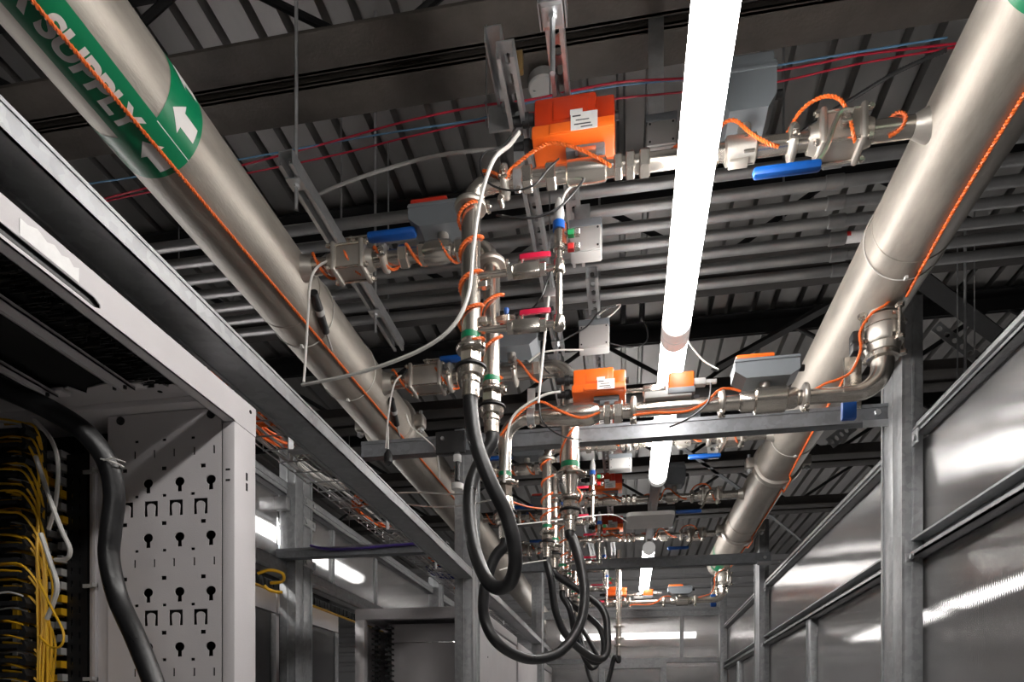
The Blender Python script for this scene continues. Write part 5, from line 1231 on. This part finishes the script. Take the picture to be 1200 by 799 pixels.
wire('red_wire', [W33(60, 248), W33(125, 232), W33(177, 219), W33(282, 194), W33(400, 163), W33(480, 141), W33(563, 124), W33(620, 117), W33(720, 97), W33(800, 92), W33(900, 84), W33(960, 74), W33(1010, 64), W33(1120, 51)], 0.0032, REDW, 'upper red wire strung across under the roof', 'wire', 'wires strung across the roof', 6, 5)
wire('red_wire', [W33(60, 255), W33(132, 234), W33(290, 203), W33(400, 180), W33(480, 160), W33(563, 142), W33(640, 130), W33(720, 116), W33(800, 108), W33(900, 98), W33(1000, 76), W33(1120, 55)], 0.0028, REDW, 'lower red wire strung across under the roof', 'wire', 'wires strung across the roof', 6, 5)
wire('blue_wire', [W33(60, 222), W33(113, 214), W33(160, 207), W33(280, 187), W33(400, 165), W33(480, 152), W33(563, 139), W33(620, 120), W33(720, 101), W33(830, 90), W33(950, 70), W33(1110, 44)], 0.0026, BLUEW, 'pale blue wire strung across under the roof', 'wire', 'wires strung across the roof', 6, 5)
k = Thing('wire_ring', 'wire loop hanger holding the red wires left of the actuator', 'hanger', atZ(570, 135, 3.33))
c = atZ(570, 135, 3.33)
k.part('loop', MB().ring(c, (1, 0.2, 0.2), 0.028, 0.0025, 28, 6), ZINC)
k.part('hook', MB().cyl(c+Vector((0, 0, 0.026)), (c.x, c.y, 3.603), 0.0022, 6), ZINC)
def ribbed(name, pts, r, m, label):
    P = resample(spline(pts, 8), r*0.6); rr = [r*(1.0 if i % 2 else 0.82) for i in range(len(P))]
    return single(name, MB().tube(P, rr, 8), m, label, 'conduit', Vector(pts[0]))
W31 = lambda px, py: atZ(px, py, 3.2)
ribbed('flexible_conduit', [W31(365, 232), W31(395, 218), W31(440, 202), W31(500, 185), W31(550, 177), W31(592, 174)], 0.0055, GREYC, 'ribbed grey flexible conduit arching left of the nearest actuator')
ribbed('flexible_conduit', [W31(925, 165), W31(960, 140), W31(1000, 115), W31(1050, 85), W31(1110, 58)], 0.0055, BLACKC, 'black ribbed flexible conduit above the upper ball valve')
wire('grey_cable', [Vector((-0.262, 1.655, 2.962)), atY(597, 170, 1.64), atY(578, 188, 1.60), atY(563, 235, 1.58), atY(555, 290, 1.58), atY(549, 345, 1.58), atY(530, 383, 1.58), atY(495, 409, 1.60), atY(440, 431, 1.64), atY(395, 443, 1.68), atY(354, 451, 1.72)], 0.0048, WHITEC, 'long white cable sweeping from the nearest actuator down to the left pipe')
wire('black_wire', [Vector((-0.270, 1.68, 3.005)), atY(590, 170, 1.66), atY(567, 180, 1.64), atY(563, 198, 1.63), atY(575, 216, 1.63), atY(600, 223, 1.63), atY(625, 217, 1.63), atY(643, 197, 1.64), atY(655, 186, 1.66)], 0.0024, BLACKC, 'thin black wire looping below the nearest actuator')
wire('black_wire', [atY(582, 252, 1.68), atY(605, 255, 1.67), atY(630, 254, 1.67), atY(655, 243, 1.67), atY(675, 222, 1.68), atY(690, 202, 1.70)], 0.0028, BLACKC, 'black wire from the top clamp of the first drop pipe')
wire('white_wire', [atY(657, 247, 1.69), atY(660, 232, 1.70), atY(668, 220, 1.72), atY(690, 205, 1.75)], 0.0028, WHITEC, 'white wire leaving the top of the pressure sensor')
wire('black_wire', [atY(603, 367, 1.90), atY(620, 364, 1.90), atY(633, 350, 1.88), atY(641, 330, 1.88), atY(645, 318, 1.9)], 0.0026, BLACKC, 'black wire between the two red handled valves')
wire('pale_cable', [atY(644, 340, 2.10), atY(641, 370, 2.08), atY(637, 410, 2.06), atY(633, 450, 2.05), atY(631, 472, 2.05)], 0.0042, WHITEC, 'pale cable dropping to the lower branch strap')
single('cable_grip', MB().box(*sorted((atY(637, 345, 2.1).x, atY(651, 345, 2.1).x)), 2.09, 2.12, atY(640, 350, 2.1).z, atY(640, 340, 2.1).z, 0.002).cyl((atY(644, 345, 2.1).x, 2.105, atY(640, 344, 2.1).z), (atY(644, 345, 2.1).x, 2.105, 3.603), 0.002, 6), ZINC, 'small blue-grey grip at the top of the pale cable', 'clip', atY(644, 345, 2.1))
wire('white_wire', [atY(620, 424, 2.45), atY(633, 414, 2.44), atY(655, 410, 2.44), atY(684, 410, 2.46)], 0.0032, WHITEC, 'white wire arching to the second grey sensor box')
wire('black_wire', [atY(657, 400, 2.46), atY(670, 393, 2.47), atY(688, 382, 2.485), atY(702, 366, 2.485), atY(722, 358, 2.485)], 0.0028, BLACKC, 'black wire across the second grey sensor box')
wire('white_wire', [atY(702, 369, 2.5), atY(712, 361, 2.5), atY(727, 357, 2.5), atY(720, 366, 2.5), atY(711, 373, 2.5)], 0.0028, WHITEC, 'short white wire loop over the second sensor box')
wire('black_wire', [atY(711, 401, 2.51), atY(740, 407, 2.53), atY(757, 400, 2.56), atY(758, 385, 2.55), atY(752, 372, 2.55)], 0.0024, BLACKC, 'black wire loop right of the second sensor box')
wire('white_cable', [atY(657, 459, 2.14), atY(640, 462, 2.13), atY(617, 474, 2.12), atY(600, 490, 2.12), atY(594, 515, 2.12), atY(592, 545, 2.14), atY(591, 565, 2.15)], 0.0042, WHITEC, 'white cable from the lower orange actuator down its drop pipe')
wire('black_wire', [atY(632, 470, 2.14), atY(634, 490, 2.13), atY(645, 503, 2.13), atY(662, 512, 2.15), atY(681, 515, 2.3)], 0.0024, BLACKC, 'black wire sagging below the lower orange actuator')
wire('black_wire', [atY(644, 438, 2.14), atY(637, 430, 2.13), atY(634, 415, 2.13), atY(640, 398, 2.14)], 0.0024, BLACKC, 'black wire rising left of the lower orange actuator')
wire('grey_wire', [atY(800, 390, 2.3), atY(812, 408, 2.28), atY(825, 423, 2.26), atY(842, 433, 2.24)], 0.0028, WHITEC, 'white wire from the tube light joint to the grey drive')
wire('black_wire', [atY(833, 449, 2.17), atY(830, 470, 2.14), atY(815, 485, 2.13), atY(800, 494, 2.14), atY(785, 500, 2.2)], 0.0026, BLACKC, 'black wire below the orange transmitter')
wire('white_wire', [atY(388, 304, 1.90), atY(372, 313, 1.88), atY(364, 330, 1.85), atY(361, 370, 1.80), atY(358, 420, 1.76), atY(356, 448, 1.73)], 0.0036, WHITEC, 'white wire hanging in front of the left pipe')
wire('white_wire', [atY(470, 440, 2.55), atY(462, 450, 2.5), atY(456, 480, 2.45), atY(452, 525, 2.42)], 0.0034, WHITEC, 'white wire hanging from the thicker supply branch to the channel')
wire('white_wire', [atY(476, 485, 2.58), atY(482, 500, 2.6), atY(500, 515, 2.64), atY(512, 530, 2.72), atY(515, 560, 2.8)], 0.003, WHITEC, 'white wire running behind the black bracket')
wire('white_wire', [atY(452, 578, 3.0), atY(490, 577, 2.9), atY(530, 579, 2.8), atY(560, 577, 2.7)], 0.0032, WHITEC, 'upper white wire stretched left of the hose loop')
wire('white_wire', [atY(470, 590, 3.0), atY(510, 594, 2.9), atY(545, 592, 2.8), atY(575, 586, 2.7)], 0.0032, WHITEC, 'lower white wire stretched left of the hose loop')
wire('orange_wire', [atY(600, 588, 2.3), atY(620, 594, 2.4), atY(640, 596, 2.6), atY(655, 594, 2.6)], 0.0036, ROPE, 'orange wire spanning from the hose loop to the wide drop pipe')
wire('white_wire', [atY(600, 615, 3.0), atY(630, 612, 3.1), atY(680, 606, 3.3), atY(718, 603, 3.5), atY(735, 612, 3.8)], 0.003, WHITEC, 'thin white wire behind the wide drop pipe')
wire('white_wire', [atY(585, 668, 3.0), atY(615, 660, 3.2), atY(642, 656, 3.375)], 0.003, WHITEC, 'thin white wire behind the hose loop')
for px, py, y, lb, a_ in ((383, 338, 1.95, 'black inline plug on the left pipe below the first supply branch', -20), (473, 470, 2.65, 'black inline plug on the left pipe below the second supply branch', -20)):
    p = onpipe(PXL, PZL, y+0.02, a_, 0.012); q = onpipe(PXL, PZL, y+0.16, a_-22, 0.012)
    t = Thing('cable_plug', lb, 'plug', p, 'inline plugs on the left pipe')
    dd = q-p; n_ = dd.normalized()
    t.part('body', MB().cyl(p, p+dd*0.42, 0.013, 12).cyl(p+dd*0.5, q, 0.012, 12), BLACK)
    t.part('locking_ring', MB().cyl(p+dd*0.40, p+dd*0.52, 0.015, 12), LGREY)
    t.part('tail', MB().cyl(q, q+dd*0.5, 0.004, 8), GREYC)
k = Thing('hanging_plug', 'black plug hanging on a white wire under the long channel near the bracket', 'plug', atY(455, 533, 2.42))
c = atY(455, 526, 2.42); c2 = atY(455, 545, 2.42)
k.part('body', MB().lathe(c2, (0, 0, 1), [(0, 0.006), (0.01, 0.016), (0.04, 0.016), (0.058, 0.006)], 12), BLACK)
k.part('wire', MB().cyl(c, atY(455, 500, 2.42), 0.003, 6), WHITEC)
